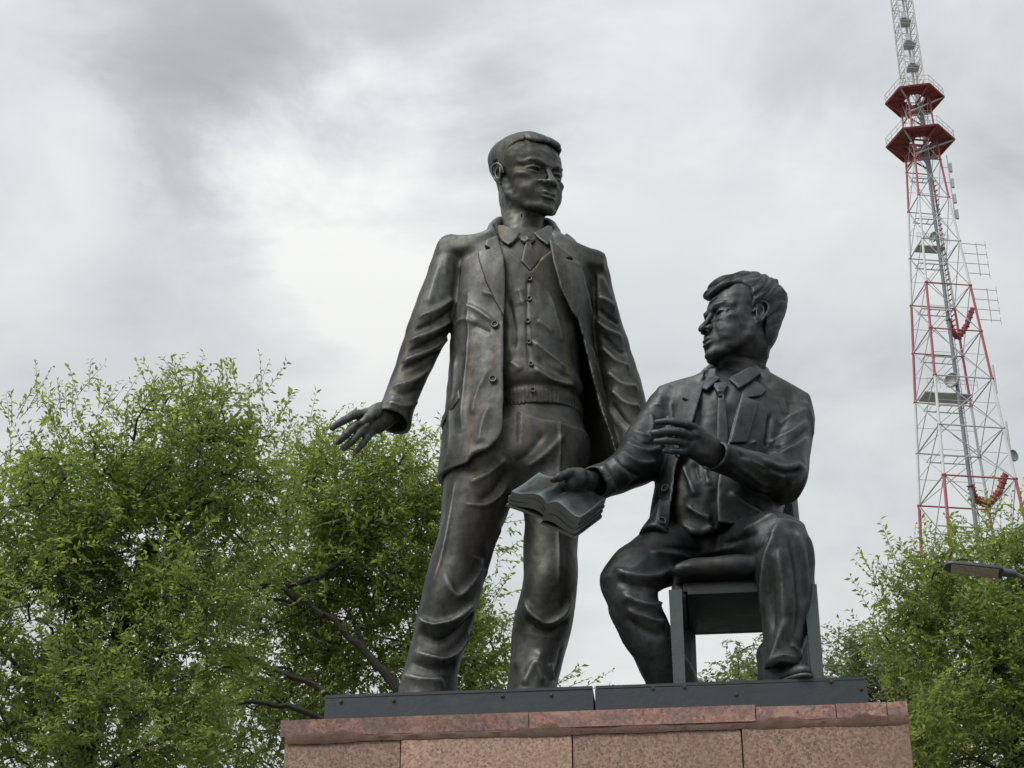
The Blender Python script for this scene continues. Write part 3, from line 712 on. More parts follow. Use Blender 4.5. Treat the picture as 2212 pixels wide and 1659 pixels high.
# ---- buttons
def surf_at(obj, x, y):
    me = obj.data; V = np.empty(len(me.vertices) * 3, f32); me.vertices.foreach_get('co', V); V = V.reshape(-1, 3).astype(float)
    X, Yp, Z = proj(V); m = np.nonzero((np.abs(X - x) < 6) & (np.abs(Yp - y) < 6))[0]
    if not len(m): m = np.nonzero((np.abs(X - x) < 16) & (np.abs(Yp - y) < 16))[0]
    m = m[Z[m] < Z[m].min() + .012]; i = m[np.argmin((X[m] - x) ** 2 + (Yp[m] - y) ** 2)]
    n = np.zeros(3)
    for j in m: n += np.array(me.vertices[int(j)].normal)
    return V[i], n / np.linalg.norm(n)
def button(x, y, on, parent, r, mat):
    p, n = surf_at(on, x, y); p = p + n * .004; n = Vector(n); n = (n + Vector((0, -.35, 0))).normalized()
    a = n.orthogonal().normalized(); b = n.cross(a); bm = bmesh.new(); sides = 16; rings = []
    for rr, hh in ((1.0, -.008), (1.0, .006), (.86, .0105), (.66, .0095), (.55, .004), (.0, .004)):
        rings.append([bm.verts.new(Vector(p) + (a * math.cos(q) + b * math.sin(q)) * r * max(rr, .02) + n * hh) for q in [2 * math.pi * k / sides for k in range(sides)]])
    for i in range(len(rings) - 1):
        for k in range(sides): bm.faces.new((rings[i][k], rings[i][(k + 1) % sides], rings[i + 1][(k + 1) % sides], rings[i + 1][k]))
    bm.faces.new(rings[-1])
    return bm_obj('button', bm, mat, parent, smooth=True)
for x, y in ((1145, 605), (1143, 648), (1142, 694), (1146, 741), (1148, 788), (1150, 843)): button(x, y, vest, vest, .0125, M_BRZ)
for x, y in ((1070, 703), (1066, 819)): button(x, y, jacket, jacket, .019, M_BRZ)
# ---- head, neck, hands: one continuous body under the clothes
def hp1(x, f, z): return HO1 + HS1 * HM1 @ np.array(g(x, f, z))
fg = lambda pts, r: (Cap(smooth_poly3([P(*q) for q in pts], 3), list(np.interp(np.linspace(0, 1, 3 * (len(pts) - 1) + 1), np.linspace(0, 1, len(pts)), np.array(r) * .90) * np.where(np.arange(3 * (len(pts) - 1) + 1) % 3 == 0, 1.08, .97))), .008)
body1 = Uni([(Xf(H1, HO1, HM1, HS1), 0), (Cap([hp1(0, -.10, .28), P(1131, 455, 7.55), P(1130, 505, 7.55), P(1135, 700, 7.5)], [.092, .098, .106, .10]), .05), (Cap([hp1(0, -.30, .42), hp1(0, -.24, .22), P(1122, 470, 7.60)], [.07, .075, .075]), .06),
    (Cap([P(1135, 600, 7.5), P(975, 570, 7.5), P(900, 780, 7.43), P(862, 870, 7.37), P(846, 893, 7.35)], [.06, .05, .04, .038, .042]), .03),
    (Cap([P(1135, 600, 7.5), P(1280, 590, 7.53), P(1330, 780, 7.57), P(1372, 900, 7.53), P(1388, 945, 7.53), P(1402, 958, 7.53)], [.06, .05, .04, .038, .042, .05]), .03),
    # open right hand
    (Ell(P(818, 902, 7.325), (.075, .045, .058), rotm(0, 0, R(-28))), .03), (Cap([P(846, 893, 7.35), P(820, 893, 7.33), P(795, 905, 7.31)], [.045, .05, .038]), .02),
    (Cap([P(838, 905, 7.33), P(815, 918, 7.32), P(798, 925, 7.31)], [.035, .04, .033]), .02),
    fg([(800, 893, 7.31), (766, 896, 7.27), (742, 909, 7.25), (718, 924, 7.25)], [.030, .0225, .0205, .015]),
    fg([(790, 910, 7.31), (765, 922, 7.27), (748, 938, 7.26), (730, 955, 7.27)], [.026, .0215, .020, .015]),
    fg([(795, 922, 7.31), (778, 935, 7.28), (763, 952, 7.28), (744, 968, 7.29)], [.026, .0205, .019, .0145]),
    fg([(808, 925, 7.32), (793, 945, 7.30), (783, 960, 7.30), (771, 974, 7.31)], [.025, .019, .0175, .0135]),
    fg([(836, 890, 7.33), (812, 893, 7.28), (795, 903, 7.245), (783, 912, 7.235)], [.036, .031, .023, .016]),
    # left hand, loosely closed
    fg([(1398, 962, 7.53), (1412, 984, 7.50), (1420, 978, 7.47)], [.032, .023, .017]), fg([(1406, 960, 7.53), (1424, 980, 7.51), (1430, 972, 7.48)], [.032, .023, .017]),
    fg([(1412, 956, 7.54), (1432, 972, 7.52), (1436, 964, 7.49)], [.030, .022, .016]), fg([(1414, 950, 7.55), (1434, 962, 7.53), (1438, 955, 7.51)], [.028, .020, .015]), fg([(1396, 952, 7.50), (1410, 968, 7.46), (1422, 966, 7.44)], [.030, .024, .018])])
body = sh('body', body1, body1.lo, body1.hi, .0042, M_BRZ, ROOT1, (), (.0012, .05, 11), 1)
# ---- hair
hx1 = HX(hf1, HO1, HM1, HS1, wave1); c = HO1 + HS1 * HM1 @ np.array([0, .03, .6])
sh('hair', hx1, c - .30, c + .30, .0045, M_BRZ, body, (), None, 1)
# ---- shoes
def shoe(name, x, y0, ang, mat, parent, L=.46, w=.074):
    M_ = np.array(Matrix.Rotation(ang, 3, 'Z')); o = np.array([x, y0, PLATE_Z])
    q = lambda a, b, c: o + M_ @ np.array([a, -b, c])
    rot = M_
    f_ = Uni([(Ell(q(0, .0, .055), (w * .88, .10, .075), rot), 0), (Ell(q(0, L - .19, .035), (w, .15, .050), rot), .05), (Cap([q(0, .05, .085), q(0, L - .22, .050)], [.055, .040]), .05), (Cap([q(0, 0, .08), q(0, -.01, .17)], [.065, .07]), .04)])
    base = lambda p: smax(f_(p), (PLATE_Z + .018) - p[:, 2], .006)
    o_ = sh(name, base, f_.lo - .02, f_.hi + .02, .008, mat, parent)
    g_ = Uni([(Ell(q(0, .0, .01), (w * .92, .105, .05), rot), 0), (Ell(q(0, L - .19, .01), (w * 1.05, .158, .05), rot), .04), (Cap([q(0, 0, .01), q(0, L - .2, .01)], .058), .04)])
    sole = lambda p: np.maximum(np.maximum(g_(p), (PLATE_Z + .001) - p[:, 2]), p[:, 2] - (PLATE_Z + .020))
    sh('sole', sole, g_.lo - .02, g_.hi + .02, .008, mat, o_); return o_
shoe('shoe', float(P(918, 1545, 7.5)[0]), 7.68, R(-14), M_BRZ, ROOT1, .40); shoe('shoe', float(P(1146, 1550, 7.58)[0]), 7.74, R(10), M_BRZ, ROOT1, .40)
# ------------------------------------------------------------------ the seated man
ROOT2 = empty('seated_man_statue', (.95, 7.2, PLATE_Z), 'bronze statue of a seated man in suit and tie, turned towards the standing figure', 'statue')
SEAT_Z = float(P(1545, 1240, 6.98)[2])
C = lambda L, r: Cap([P(*q) for q in L], r)
# ---- trousers
thA = Loft(nodes([(1500, 1185, 7.38, 66, .15), (1450, 1195, 7.25, 66, .14), (1395, 1222, 7.10, 62, .13), (1352, 1250, 6.99, 52, .115), (1325, 1268, 6.95, 34, .08)]), s=(0, 0, 1), cap=.05)
shA = Loft(nodes([(1352, 1235, 6.99, 44, .10), (1360, 1275, 7.0, 56, .12), (1384, 1340, 7.05, 56, .125), (1426, 1420, 7.12, 56, .12), (1452, 1475, 7.18, 58, .125), (1472, 1530, 7.22, 60, .14)], .93))
thB = Loft(nodes([(1565, 1200, 7.38, 70, .17), (1610, 1190, 7.2, 68, .15), (1655, 1172, 7.02, 64, .14), (1688, 1160, 6.90, 52, .125), (1698, 1160, 6.85, 34, .08)]), s=(0, 0, 1), cap=.05)
shB = Loft(nodes([(1692, 1135, 6.90, 40, .09), (1687, 1170, 6.90, 63, .115), (1690, 1235, 6.91, 64, .125), (1696, 1305, 6.94, 57, .125), (1694, 1370, 6.96, 47, .115), (1690, 1415, 6.96, 41, .105), (1690, 1444, 6.96, 40, .11)], .98))
pel2 = Ell(P(1535, 1185, 7.42), (.30, .24, .16))
drape = Loft(nodes([(1722, 1180, 6.95, 24, .10), (1728, 1260, 6.98, 22, .10), (1727, 1340, 7.0, 15, .08), (1726, 1385, 7.0, 6, .03)]), cap=.01)
trou2 = Uni([(pel2, 0), (thA, .07), (shA, .05), (thB, .07), (shB, .05), (drape, .06)])
S_TR2 = [([(1325, 1225), (1370, 1245), (1420, 1240), (1460, 1215)], .024, .022, .8), ([(1330, 1250), (1380, 1268), (1430, 1265)], .022, -.018), ([(1345, 1280), (1395, 1305), (1435, 1300)], .022, .022, .8), ([(1350, 1310), (1400, 1335), (1440, 1345)], .026, .018, .6),
    ([(1345, 1330), (1390, 1362), (1438, 1375)], .02, -.014), ([(1400, 1195), (1440, 1195), (1500, 1205)], .02, .014, .6), ([(1430, 1180), (1480, 1185), (1530, 1195)], .016, -.012), ([(1310, 1300), (1345, 1380), (1400, 1460)], .03, .008),
    ([(1690, 1120), (1660, 1180), (1648, 1260), (1652, 1340)], .024, .016), ([(1715, 1140), (1735, 1200), (1742, 1290)], .018, .018), ([(1700, 1150), (1718, 1220), (1725, 1320), (1720, 1380)], .018, -.014), ([(1680, 1180), (1690, 1270), (1696, 1350)], .022, .014),
    ([(1665, 1200), (1668, 1290), (1672, 1370)], .02, -.012), ([(1700, 1330), (1680, 1390), (1665, 1440)], .02, .014), ([(1660, 1440), (1690, 1415), (1725, 1425)], .016, .012), ([(1705, 1390), (1722, 1405), (1730, 1430)], .014, .012),
    ([(1600, 1150), (1640, 1130), (1675, 1112)], .024, .012), ([(1560, 1175), (1600, 1165), (1640, 1150)], .02, -.014), ([(1500, 1200), (1545, 1190), (1590, 1180)], .02, .012), ([(1620, 1200), (1650, 1180), (1665, 1150)], .02, -.010)]
trou2b = lambda p: smax(trou2(p), (PLATE_Z + .004) - p[:, 2], .01)
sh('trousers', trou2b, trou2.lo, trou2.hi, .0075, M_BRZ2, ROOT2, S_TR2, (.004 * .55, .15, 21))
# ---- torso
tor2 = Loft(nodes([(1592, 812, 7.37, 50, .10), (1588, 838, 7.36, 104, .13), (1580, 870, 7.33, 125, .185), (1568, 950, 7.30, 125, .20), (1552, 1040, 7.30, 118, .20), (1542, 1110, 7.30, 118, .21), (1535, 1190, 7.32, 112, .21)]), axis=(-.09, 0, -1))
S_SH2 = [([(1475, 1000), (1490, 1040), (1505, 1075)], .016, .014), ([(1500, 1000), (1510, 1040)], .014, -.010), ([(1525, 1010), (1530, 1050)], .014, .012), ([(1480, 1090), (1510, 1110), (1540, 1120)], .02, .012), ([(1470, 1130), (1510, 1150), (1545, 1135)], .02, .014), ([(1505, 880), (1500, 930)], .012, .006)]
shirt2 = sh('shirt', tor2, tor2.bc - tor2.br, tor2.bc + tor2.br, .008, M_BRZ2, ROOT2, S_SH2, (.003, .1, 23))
jt2 = Loft(nodes([(1586, 834, 7.36, 62, .11), (1582, 870, 7.35, 138, .18), (1578, 915, 7.33, 152, .235), (1570, 980, 7.31, 148, .25), (1557, 1060, 7.31, 144, .26), (1545, 1120, 7.31, 140, .275), (1538, 1185, 7.31, 142, .29)]), axis=(-.09, 0, -1))
yk2 = Loft([(P(1417, 876, 7.38), .058, .12), (P(1450, 871, 7.38), .064, .145), (P(1500, 862, 7.38), .072, .16), (P(1545, 850, 7.38), .082, .16), (P(1590, 842, 7.38), .086, .15), (P(1640, 854, 7.36), .080, .16), (P(1690, 874, 7.34), .072, .155), (P(1744, 894, 7.33), .058, .12)], s=(0, 0, 1), axis=(1, 0, -.05), cap=.010, p=3.4)
# arms
uA = Loft(nodes([(1437, 872, 7.37, 36, .11), (1420, 910, 7.34, 42, .125), (1395, 955, 7.29, 48, .12), (1378, 995, 7.24, 48, .11), (1362, 1022, 7.20, 36, .09)], .93), cap=.05)
fA = Loft(nodes([(1405, 985, 7.27, 44, .09), (1370, 1005, 7.20, 48, .105), (1325, 1030, 7.10, 42, .095), (1283, 1044, 7.01, 40, .088)], .95), s=(0, 0, 1))
uB = Loft(nodes([(1724, 885, 7.32, 38, .115), (1715, 930, 7.28, 43, .125), (1706, 985, 7.20, 45, .125), (1695, 1040, 7.12, 44, .12), (1690, 1068, 7.08, 26, .07)], .98), cap=.05)
fB = Loft(nodes([(1705, 1035, 7.12, 42, .10), (1660, 1024, 7.02, 40, .10), (1610, 1008, 6.93, 35, .09), (1562, 990, 6.85, 31, .08), (1540, 984, 6.82, 32, .082)], .95), s=(0, 0, 1))
flare = Loft(nodes([(1440, 1110, 7.2, 25, .08), (1424, 1150, 7.17, 34, .10), (1415, 1175, 7.15, 40, .12)]), cap=.01)
OPEN2 = pxpoly(smooth_poly([(1528, 650), (1530, 760), (1522, 805), (1500, 895), (1466, 985), (1456, 1050), (1446, 1130), (1440, 1200)], 4) + smooth_poly([(1556, 1200), (1548, 1120), (1549, 1040), (1570, 965), (1598, 862), (1632, 800), (1640, 760), (1644, 650)], 4), 7.07)
zh2 = float(P(1430, 1168, 7.1)[2])
cutA, cutB = loft_tip(fA, .07, .014), loft_tip(fB, .07, .014)
JCOL2 = Cap(smooth_poly3([P(1524, 824, 7.24), P(1528, 810, 7.32), P(1548, 796, 7.44), P(1594, 786, 7.52), P(1636, 796, 7.46), P(1652, 812, 7.32), P(1652, 828, 7.24)], 3), .032)
JU2 = Uni([(jt2, 0), (yk2, .035), (flare, .05), (JCOL2, .03)])
AR2 = Uni([(uA, 0), (fA, .05), (uB, .0), (fB, .05)])
class Jacket2:
    def __call__(s, p):
        x, y, z = p[:, 0], p[:, 1], p[:, 2]
        d = JU2(p); d = smax(d, -np.maximum(jt2(p) + .026, z - P(1586, 834, 7.3)[2]), .008)
        d = carve_poly(d, p, OPEN2, 7.3, .008)
        d = smax(d, zh2 + .02 * np.sin(x * 11) - z, .008)
        d = smin(d, AR2(p), .022)
        return smax(d, -np.minimum(cutA(p), cutB(p)), .008)
S_JK2 = [([(1365, 930), (1400, 945), (1440, 935)], .022, .020, .8), ([(1352, 955), (1390, 975), (1430, 965)], .02, .020, .8), ([(1358, 943), (1395, 960), (1432, 950)], .014, -.014), ([(1340, 975), (1375, 1000), (1420, 995)], .022, .020, .8),
    ([(1318, 990), (1340, 1020), (1365, 1040)], .02, .020), ([(1330, 985), (1355, 1012), (1385, 1028)], .014, -.014), ([(1295, 1005), (1315, 1035), (1330, 1065)], .02, .016), ([(1308, 998), (1330, 1030)], .014, -.012), ([(1275, 1012), (1290, 1045), (1300, 1072)], .016, .012),
    ([(1405, 890), (1410, 920), (1400, 940)], .02, .014), ([(1450, 870), (1445, 920), (1440, 960)], .016, -.014), ([(1430, 850), (1420, 880)], .03, .010),
    ([(1660, 980), (1700, 975), (1750, 940)], .022, .020, .8), ([(1655, 955), (1695, 945), (1745, 905)], .022, .018, .8), ([(1658, 968), (1700, 960), (1748, 922)], .014, -.014), ([(1680, 920), (1710, 900), (1745, 880)], .024, .014, .6), ([(1640, 990), (1690, 1010), (1735, 1000)], .022, .020, .8),
    ([(1600, 985), (1650, 1010), (1700, 1030)], .02, .018, .8), ([(1590, 975), (1630, 1000), (1665, 1020)], .014, -.012), ([(1640, 1005), (1690, 1022), (1730, 1015)], .014, -.014), ([(1570, 985), (1610, 1015), (1660, 1050)], .022, .014), ([(1575, 1010), (1620, 1035), (1660, 1065)], .018, .012), ([(1700, 1045), (1725, 1030), (1742, 1005)], .02, .014),
    ([(1665, 890), (1660, 930), (1655, 970)], .016, -.018), ([(1735, 860), (1752, 900), (1755, 950)], .02, .010), ([(1690, 860), (1700, 900)], .03, .010), ([(1625, 950), (1640, 975)], .014, .010), ([(1605, 960), (1635, 955)], .01, .008),
    ([(1430, 1030), (1425, 1090), (1418, 1140)], .018, .010), ([(1575, 1060), (1610, 1090), (1650, 1110)], .02, .012), ([(1500, 1160), (1535, 1150), (1560, 1130)], .016, .012)]
lo2 = np.min([JU2.lo, AR2.lo], 0) - .03; hi2 = np.max([JU2.hi, AR2.hi], 0) + .03; lo2[2] = zh2 - .08; hi2[2] = P(1590, 765, 7.3)[2]
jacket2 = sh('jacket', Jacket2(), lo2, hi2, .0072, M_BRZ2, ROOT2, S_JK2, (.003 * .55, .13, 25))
JP2 = Uni([(jt2, 0), (yk2, .05)])
for poly in ([(1530, 800), (1512, 822), (1487, 838), (1475, 842), (1490, 855), (1466, 857), (1458, 880), (1452, 930), (1460, 975), (1468, 985), (1500, 900), (1520, 830)],
             [(1628, 798), (1648, 812), (1660, 830), (1645, 848), (1614, 859), (1637, 866), (1634, 890), (1612, 965), (1572, 968), (1598, 865), (1606, 835)]):
    patch_obj('lapel', JP2, poly, 7.09, -.006, .016, 7.36, jacket2, M_BRZ2)
nk2 = Cap([P(1594, 780, 7.37), P(1592, 820, 7.36), P(1588, 850, 7.33)], [.110, .122, .150])
COLF2 = Uni([(tor2, 0), (nk2, .05)])
for poly in ([(1534, 785), (1548, 790), (1546, 812), (1556, 822), (1545, 834), (1524, 858), (1514, 850), (1526, 815)], [(1640, 778), (1600, 806), (1577, 821), (1572, 830), (1592, 858), (1614, 838), (1644, 805)]):
    patch_obj('shirt_collar', COLF2, poly, 7.18, .004, .026, 7.46, ROOT2, M_BRZ2, .0048, (), .008)
patch_obj('tie', COLF2, [(1542, 829), (1570, 828), (1572, 838), (1561, 857), (1566, 890), (1572, 960), (1560, 1000), (1545, 970), (1546, 900), (1549, 857), (1540, 840)], 7.14, -.006, .022, 7.34, ROOT2, M_BRZ2, .0048, st=[([(1548, 857), (1562, 857)], .006, -.012), ([(1548, 838), (1556, 850)], .02, .010)])
for x, y in ((1437, 1052), (1430, 1124)): button(x, y, jacket2, jacket2, .019, M_BRZ2)
# ---- body
def hp2(x, f, z): return HO2 + HS2 * HM2 @ np.array(g(x, f, z))
body2 = Uni([(Xf(H2, HO2, HM2, HS2), 0), (Cap([hp2(0, -.05, .28), P(1594, 790, 7.37), P(1592, 830, 7.36), P(1570, 960, 7.3)], [.095, .104, .115, .10]), .05), (Cap([hp2(0, -.26, .40), hp2(0, -.20, .18), P(1605, 810, 7.42)], [.07, .08, .08]), .06),
    (C([(1570, 900, 7.3), (1440, 885, 7.35), (1380, 995, 7.23), (1300, 1038, 7.04), (1272, 1040, 6.99)], [.06, .05, .04, .036, .042]), .03),
    (C([(1570, 900, 7.3), (1720, 895, 7.3), (1695, 1035, 7.11), (1590, 1003, 6.90), (1552, 985, 6.84)], [.06, .05, .04, .036, .042]), .03),
    # hand on the book: knuckles above, fingers under the back cover
    (C([(1272, 1040, 6.99), (1245, 1036, 6.95), (1232, 1045, 6.945)], [.040, .050, .042]), .02), (Ell(P(1238, 1036, 6.96), (.055, .06, .038)), .02),
    fg([(1252, 1026, 6.94), (1228, 1023, 6.90), (1208, 1031, 6.875), (1195, 1036, 6.87)], [.030, .024, .021, .016]),
    fg([(1232, 1045, 6.96), (1215, 1060, 7.0), (1200, 1066, 6.98)], [.026, .021, .016]), fg([(1240, 1050, 6.96), (1228, 1066, 7.0), (1215, 1075, 6.98)], [.026, .021, .016]),
    fg([(1250, 1055, 6.96), (1242, 1072, 7.0), (1230, 1084, 6.98)], [.025, .021, .016]), fg([(1258, 1058, 6.97), (1254, 1076, 7.01), (1246, 1090, 6.99)], [.023, .019, .014]),
    # raised hand, back towards the viewer
    (C([(1556, 985, 6.84), (1535, 968, 6.81), (1505, 944, 6.79)], [.045, .050, .040]), .02), (C([(1552, 992, 6.84), (1525, 985, 6.81), (1495, 968, 6.80)], [.040, .045, .036]), .02),
    fg([(1512, 936, 6.79), (1485, 918, 6.76), (1455, 911, 6.77), (1420, 912, 6.81)], [.028, .0215, .019, .014]),
    fg([(1502, 949, 6.79), (1475, 935, 6.75), (1445, 932, 6.76), (1412, 935, 6.80)], [.027, .0215, .019, .014]),
    fg([(1495, 963, 6.80), (1468, 954, 6.77), (1442, 952, 6.78), (1417, 953, 6.81)], [.026, .020, .0175, .013]),
    fg([(1496, 979, 6.81), (1470, 975, 6.79), (1452, 974, 6.80), (1436, 974, 6.82)], [.024, .018, .016, .012]),
    fg([(1530, 955, 6.86), (1495, 930, 6.90), (1465, 914, 6.91), (1445, 906, 6.90)], [.036, .030, .022, .016])])
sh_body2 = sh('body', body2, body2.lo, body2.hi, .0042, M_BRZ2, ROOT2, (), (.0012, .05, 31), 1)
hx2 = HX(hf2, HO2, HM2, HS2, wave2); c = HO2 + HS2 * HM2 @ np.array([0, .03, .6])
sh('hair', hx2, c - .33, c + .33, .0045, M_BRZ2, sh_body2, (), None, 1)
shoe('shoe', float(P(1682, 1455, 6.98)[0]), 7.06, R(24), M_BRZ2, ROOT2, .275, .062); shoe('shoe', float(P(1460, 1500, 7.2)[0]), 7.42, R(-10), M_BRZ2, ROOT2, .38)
# ------------------------------------------------------------------ chair
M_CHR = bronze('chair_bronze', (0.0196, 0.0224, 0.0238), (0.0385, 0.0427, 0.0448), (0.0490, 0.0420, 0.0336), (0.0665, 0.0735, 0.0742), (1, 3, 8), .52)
CH = empty('chair', (1.0, 7.2, PLATE_Z), 'bronze chair with thick cushion seat under the seated statue', 'chair')
CY0, CYAW = 6.93, R(-6)
cxl, cxr = float(P(1466, 1420, 6.93)[0]), float(P(1757, 1350, 6.90)[0]); cw = cxr - cxl; cmx = (cxl + cxr) / 2
CR = Matrix.Rotation(CYAW, 3, 'Z'); seat_b = float(P(1466, 1272, 6.93)[2])
def cq(x, y, z): v = CR @ Vector((x, y, 0)); return Vector((cmx + v.x, CY0 + v.y, z))
CD = .47
def cbox(name, x, y, z0, z1, sx, sy, bev=.012, tilt=None, parent=CH):
    bm = bmesh.new(); rot = CR if tilt is None else CR @ tilt
    vs = bm_box(bm, cq(x, y, (z0 + z1) / 2), (sx, sy, z1 - z0), rot); o = bm_obj(name, bm, M_CHR, parent, True, bev); return o
for sx in (-1, 1):
    bm = bmesh.new()                                          # tapered front legs
    for z, w in ((PLATE_Z, .062), (seat_b, .085)): pass
    a = [bm.verts.new(cq(sx * cw / 2 + i * w, j * w, z)) for z, w in ((PLATE_Z + .001, .024), (seat_b - .002, .027)) for i, j in ((-1, -1), (1, -1), (1, 1), (-1, 1))]
    for q in ((3, 2, 1, 0), (4, 5, 6, 7), (0, 1, 5, 4), (1, 2, 6, 5), (2, 3, 7, 6), (3, 0, 4, 7)): bm.faces.new([a[i] for i in q])
    bm_obj('leg', bm, M_CHR, CH, True, .010)
    bm = bmesh.new()                                          # rear legs run up into the back posts
    pts = [(sx * cw / 2 * .90, CD + .06, PLATE_Z + .001), (sx * cw / 2 * .90, CD, seat_b), (sx * cw / 2 * .92, CD + .03, seat_b + .35), (sx * cw / 2 * .95, CD + .13, seat_b + .78)]
    bm_tube(bm, [cq(*p) for p in pts], [.044, .050, .042, .034], 8); bm_obj('back_post', bm, M_CHR, CH, True)
cbox('front_rail', 0, .05, seat_b + .006, seat_b + .050, cw - .06, .05); cbox('rear_rail', 0, CD, seat_b - .012, seat_b + .050, cw * .9 - .08, .05)
for sx in (-1, 1): cbox('side_rail', sx * (cw / 2 - .02), CD / 2, seat_b - .010, seat_b + .048, .05, CD - .09)
cbox('seat_board', 0, CD / 2, seat_b - .012, seat_b + .03, cw - .10, CD - .02, .004)
cus_c = cq(0, CD / 2 - .01, (seat_b + .055 + SEAT_Z) / 2 + .012); hz = (SEAT_Z - seat_b - .055) / 2 + .018
def cushion(p):
    v = (p - np.array(cus_c, f32)) @ np.array(CR, f32)
    dome = .030 * (1 - np.clip((v[:, 0] / (cw / 2)) ** 2, 0, 1)) * (v[:, 2] > 0)
    q = np.abs(v) - np.array([cw / 2 + .015, CD / 2 + .05, hz - .0], f32) + .045
    q[:, 2] -= dome
    return np.sqrt((np.maximum(q, 0) ** 2).sum(1)) + np.minimum(q.max(1), 0) - .045
sh('cushion', cushion, np.array(cus_c) - .5, np.array(cus_c) + .5, .012, M_CHR, CH, (), (.003, .12, 41))
for k, zz in enumerate((.70, .50)): 
    cbox('back_rail', 0, CD + .10 - .04 * k, seat_b + zz - .05, seat_b + zz + .05, cw * .9, .04)
for k in range(3): cbox('back_slat', (k - 1) * cw * .22, CD + .07, seat_b + .1, seat_b + .48, .05, .026)
# ------------------------------------------------------------------ open book
BK = empty('open_book', tuple(P(1190, 1090, 6.9)), 'open bronze book held out by the seated statue', 'book')
BY = 6.86
M_BOOK = bronze('book_bronze', (0.0375, 0.0420, 0.0435), (0.0825, 0.0900, 0.0915), (0.0863, 0.0788, 0.0675), (0.1425, 0.1537, 0.1537), (6, 1, 4), .42)
bo = P(1181, 1089, BY)                                        # spine, near end of the page surface
bw1 = P(1252, 1121, BY - .012) - bo; bw2 = P(1104, 1064, BY + .01) - bo
bd = P(1181 + 58, 1089 - 40, BY + .15) - bo
bn = np.cross(bw1, bd); bn /= np.linalg.norm(bn)
if bn[1] > 0: bn = -bn
def page_block(name, w, thick, prof, parent, mat, over=1.0, d0=0.0, d1=1.0, drop=0.0):
    n, m = 14, 8; T = []; B = []
    for i in range(n + 1):
        u = i / n
        for j in range(m + 1):
            v = d0 + (d1 - d0) * j / m
            base = bo + w * u * over + bd * v
            hgt = prof(u) - drop + .004 * math.sin(5 * v + 3 * u)
            T.append(base + bn * hgt); B.append(base + bn * (min(hgt, prof(u) * .55 - drop) - thick * (1 if prof else 1)))
    V = T + B; k = (n + 1) * (m + 1); Fc = []
    ix = lambda i, j: i * (m + 1) + j
    for i in range(n):
        for j in range(m):
            Fc.append((ix(i, j), ix(i + 1, j), ix(i + 1, j + 1), ix(i, j + 1))); Fc.append((k + ix(i, j + 1), k + ix(i + 1, j + 1), k + ix(i + 1, j), k + ix(i, j)))
    for i in range(n):
        for j in (0, m):
            q = (ix(i, j), k + ix(i, j), k + ix(i + 1, j), ix(i + 1, j)); Fc.append(q if j == 0 else q[::-1])
    for j in range(m):
        for i in (0, n):
            q = (ix(i, j), ix(i, j + 1), k + ix(i, j + 1), k + ix(i, j)); Fc.append(q if i == 0 else q[::-1])
    bm = bmesh.new(); vs = [bm.verts.new(v) for v in V]
    for q in Fc: bm.faces.new([vs[i] for i in q])
    bmesh.ops.recalc_face_normals(bm, faces=bm.faces)
    return bm_obj(name, bm, mat, parent, True)
prof = lambda u: .030 * math.sin(min(u * 3.4, 1) * math.pi / 2) * (1 - .75 * u) + .012 * math.sin(u * math.pi * 2) * u
for w, th in ((bw1, .082), (bw2, .056)):
    pb = page_block('page_block', w, th, prof, BK, M_BOOK)
    page_block('page_leaf', w, .004, prof, pb, M_BOOK, 1.03, -.025, 1.0, th * .45)
    page_block('page_leaf', w, .003, prof, pb, M_BOOK, 1.02, -.018, 1.0, th * .75)
    page_block('cover', w, .008, lambda u: .006 * u, BK, M_BOOK, 1.03, -.03, 1.02, th + .006)
# ------------------------------------------------------------------ ground
_t = NT('park_ground'); _n = _t.noise(.35, 6, .6); _g = _t.noise(9, 6, .7)
_t.set(Base_Color=_t.mix(_t.ramp(_n, ((.42, 0), (.55, 1))), _t.ramp(_g, ((.3, (.040, .055, .018)), (.7, (.075, .095, .032)))), _t.ramp(_g, ((.3, (.085, .078, .070)), (.7, (.14, .13, .118)))), ), Roughness=.95)
_t.bump(_g, .5, .03)
bm = bmesh.new(); bmesh.ops.create_grid(bm, x_segments=40, y_segments=40, size=3000); go = bm_obj('ground', bm, _t.m); tag(go, kind='structure', label='park ground around the monument')
_t = NT('paving'); _g = _t.noise(6, 6, .7); _t.set(Base_Color=_t.ramp(_g, ((.3, (.10, .092, .085)), (.7, (.17, .158, .145)))), Roughness=.9)
bm = bmesh.new(); bmesh.ops.create_grid(bm, x_segments=4, y_segments=4, size=9, matrix=Matrix.Translation((.3, 6, .004))); go = bm_obj('paving', bm, _t.m); tag(go, kind='structure', label='stone paving round the pedestal')
# ------------------------------------------------------------------ bronze base boxes and granite pedestal
YAW6 = R(-6.0); BR = Matrix.Rotation(YAW6, 3, 'Z')
def bq(x, y, z):                                              # local frame of the pedestal: x along its front, y into it
    v = BR @ Vector((x, y, 0)); return Vector((v.x, 6.95 + v.y + .033, z))
def along(px, py, Y=6.95):                                    # front-line coordinate of a photo pixel
    d = pray(px, py); n = Vector((math.sin(YAW6) * -1, math.cos(YAW6), 0)); n = BR @ Vector((0, 1, 0))
    o = bq(0, 0, 0); t = (n.x * o.x + n.y * o.y) / (n.x * d[0] + n.y * d[1]); p = Vector((d[0] * t, d[1] * t, 0))
    return (p - Vector((o.x, o.y, 0))).dot(BR @ Vector((1, 0, 0)))
M_PLATE = bronze('base_bronze', (0.0174, 0.0209, 0.0238), (0.0290, 0.0331, 0.0360), (0.0348, 0.0313, 0.0278), (0.0435, 0.0487, 0.0534), (5, 2, 9), .55)
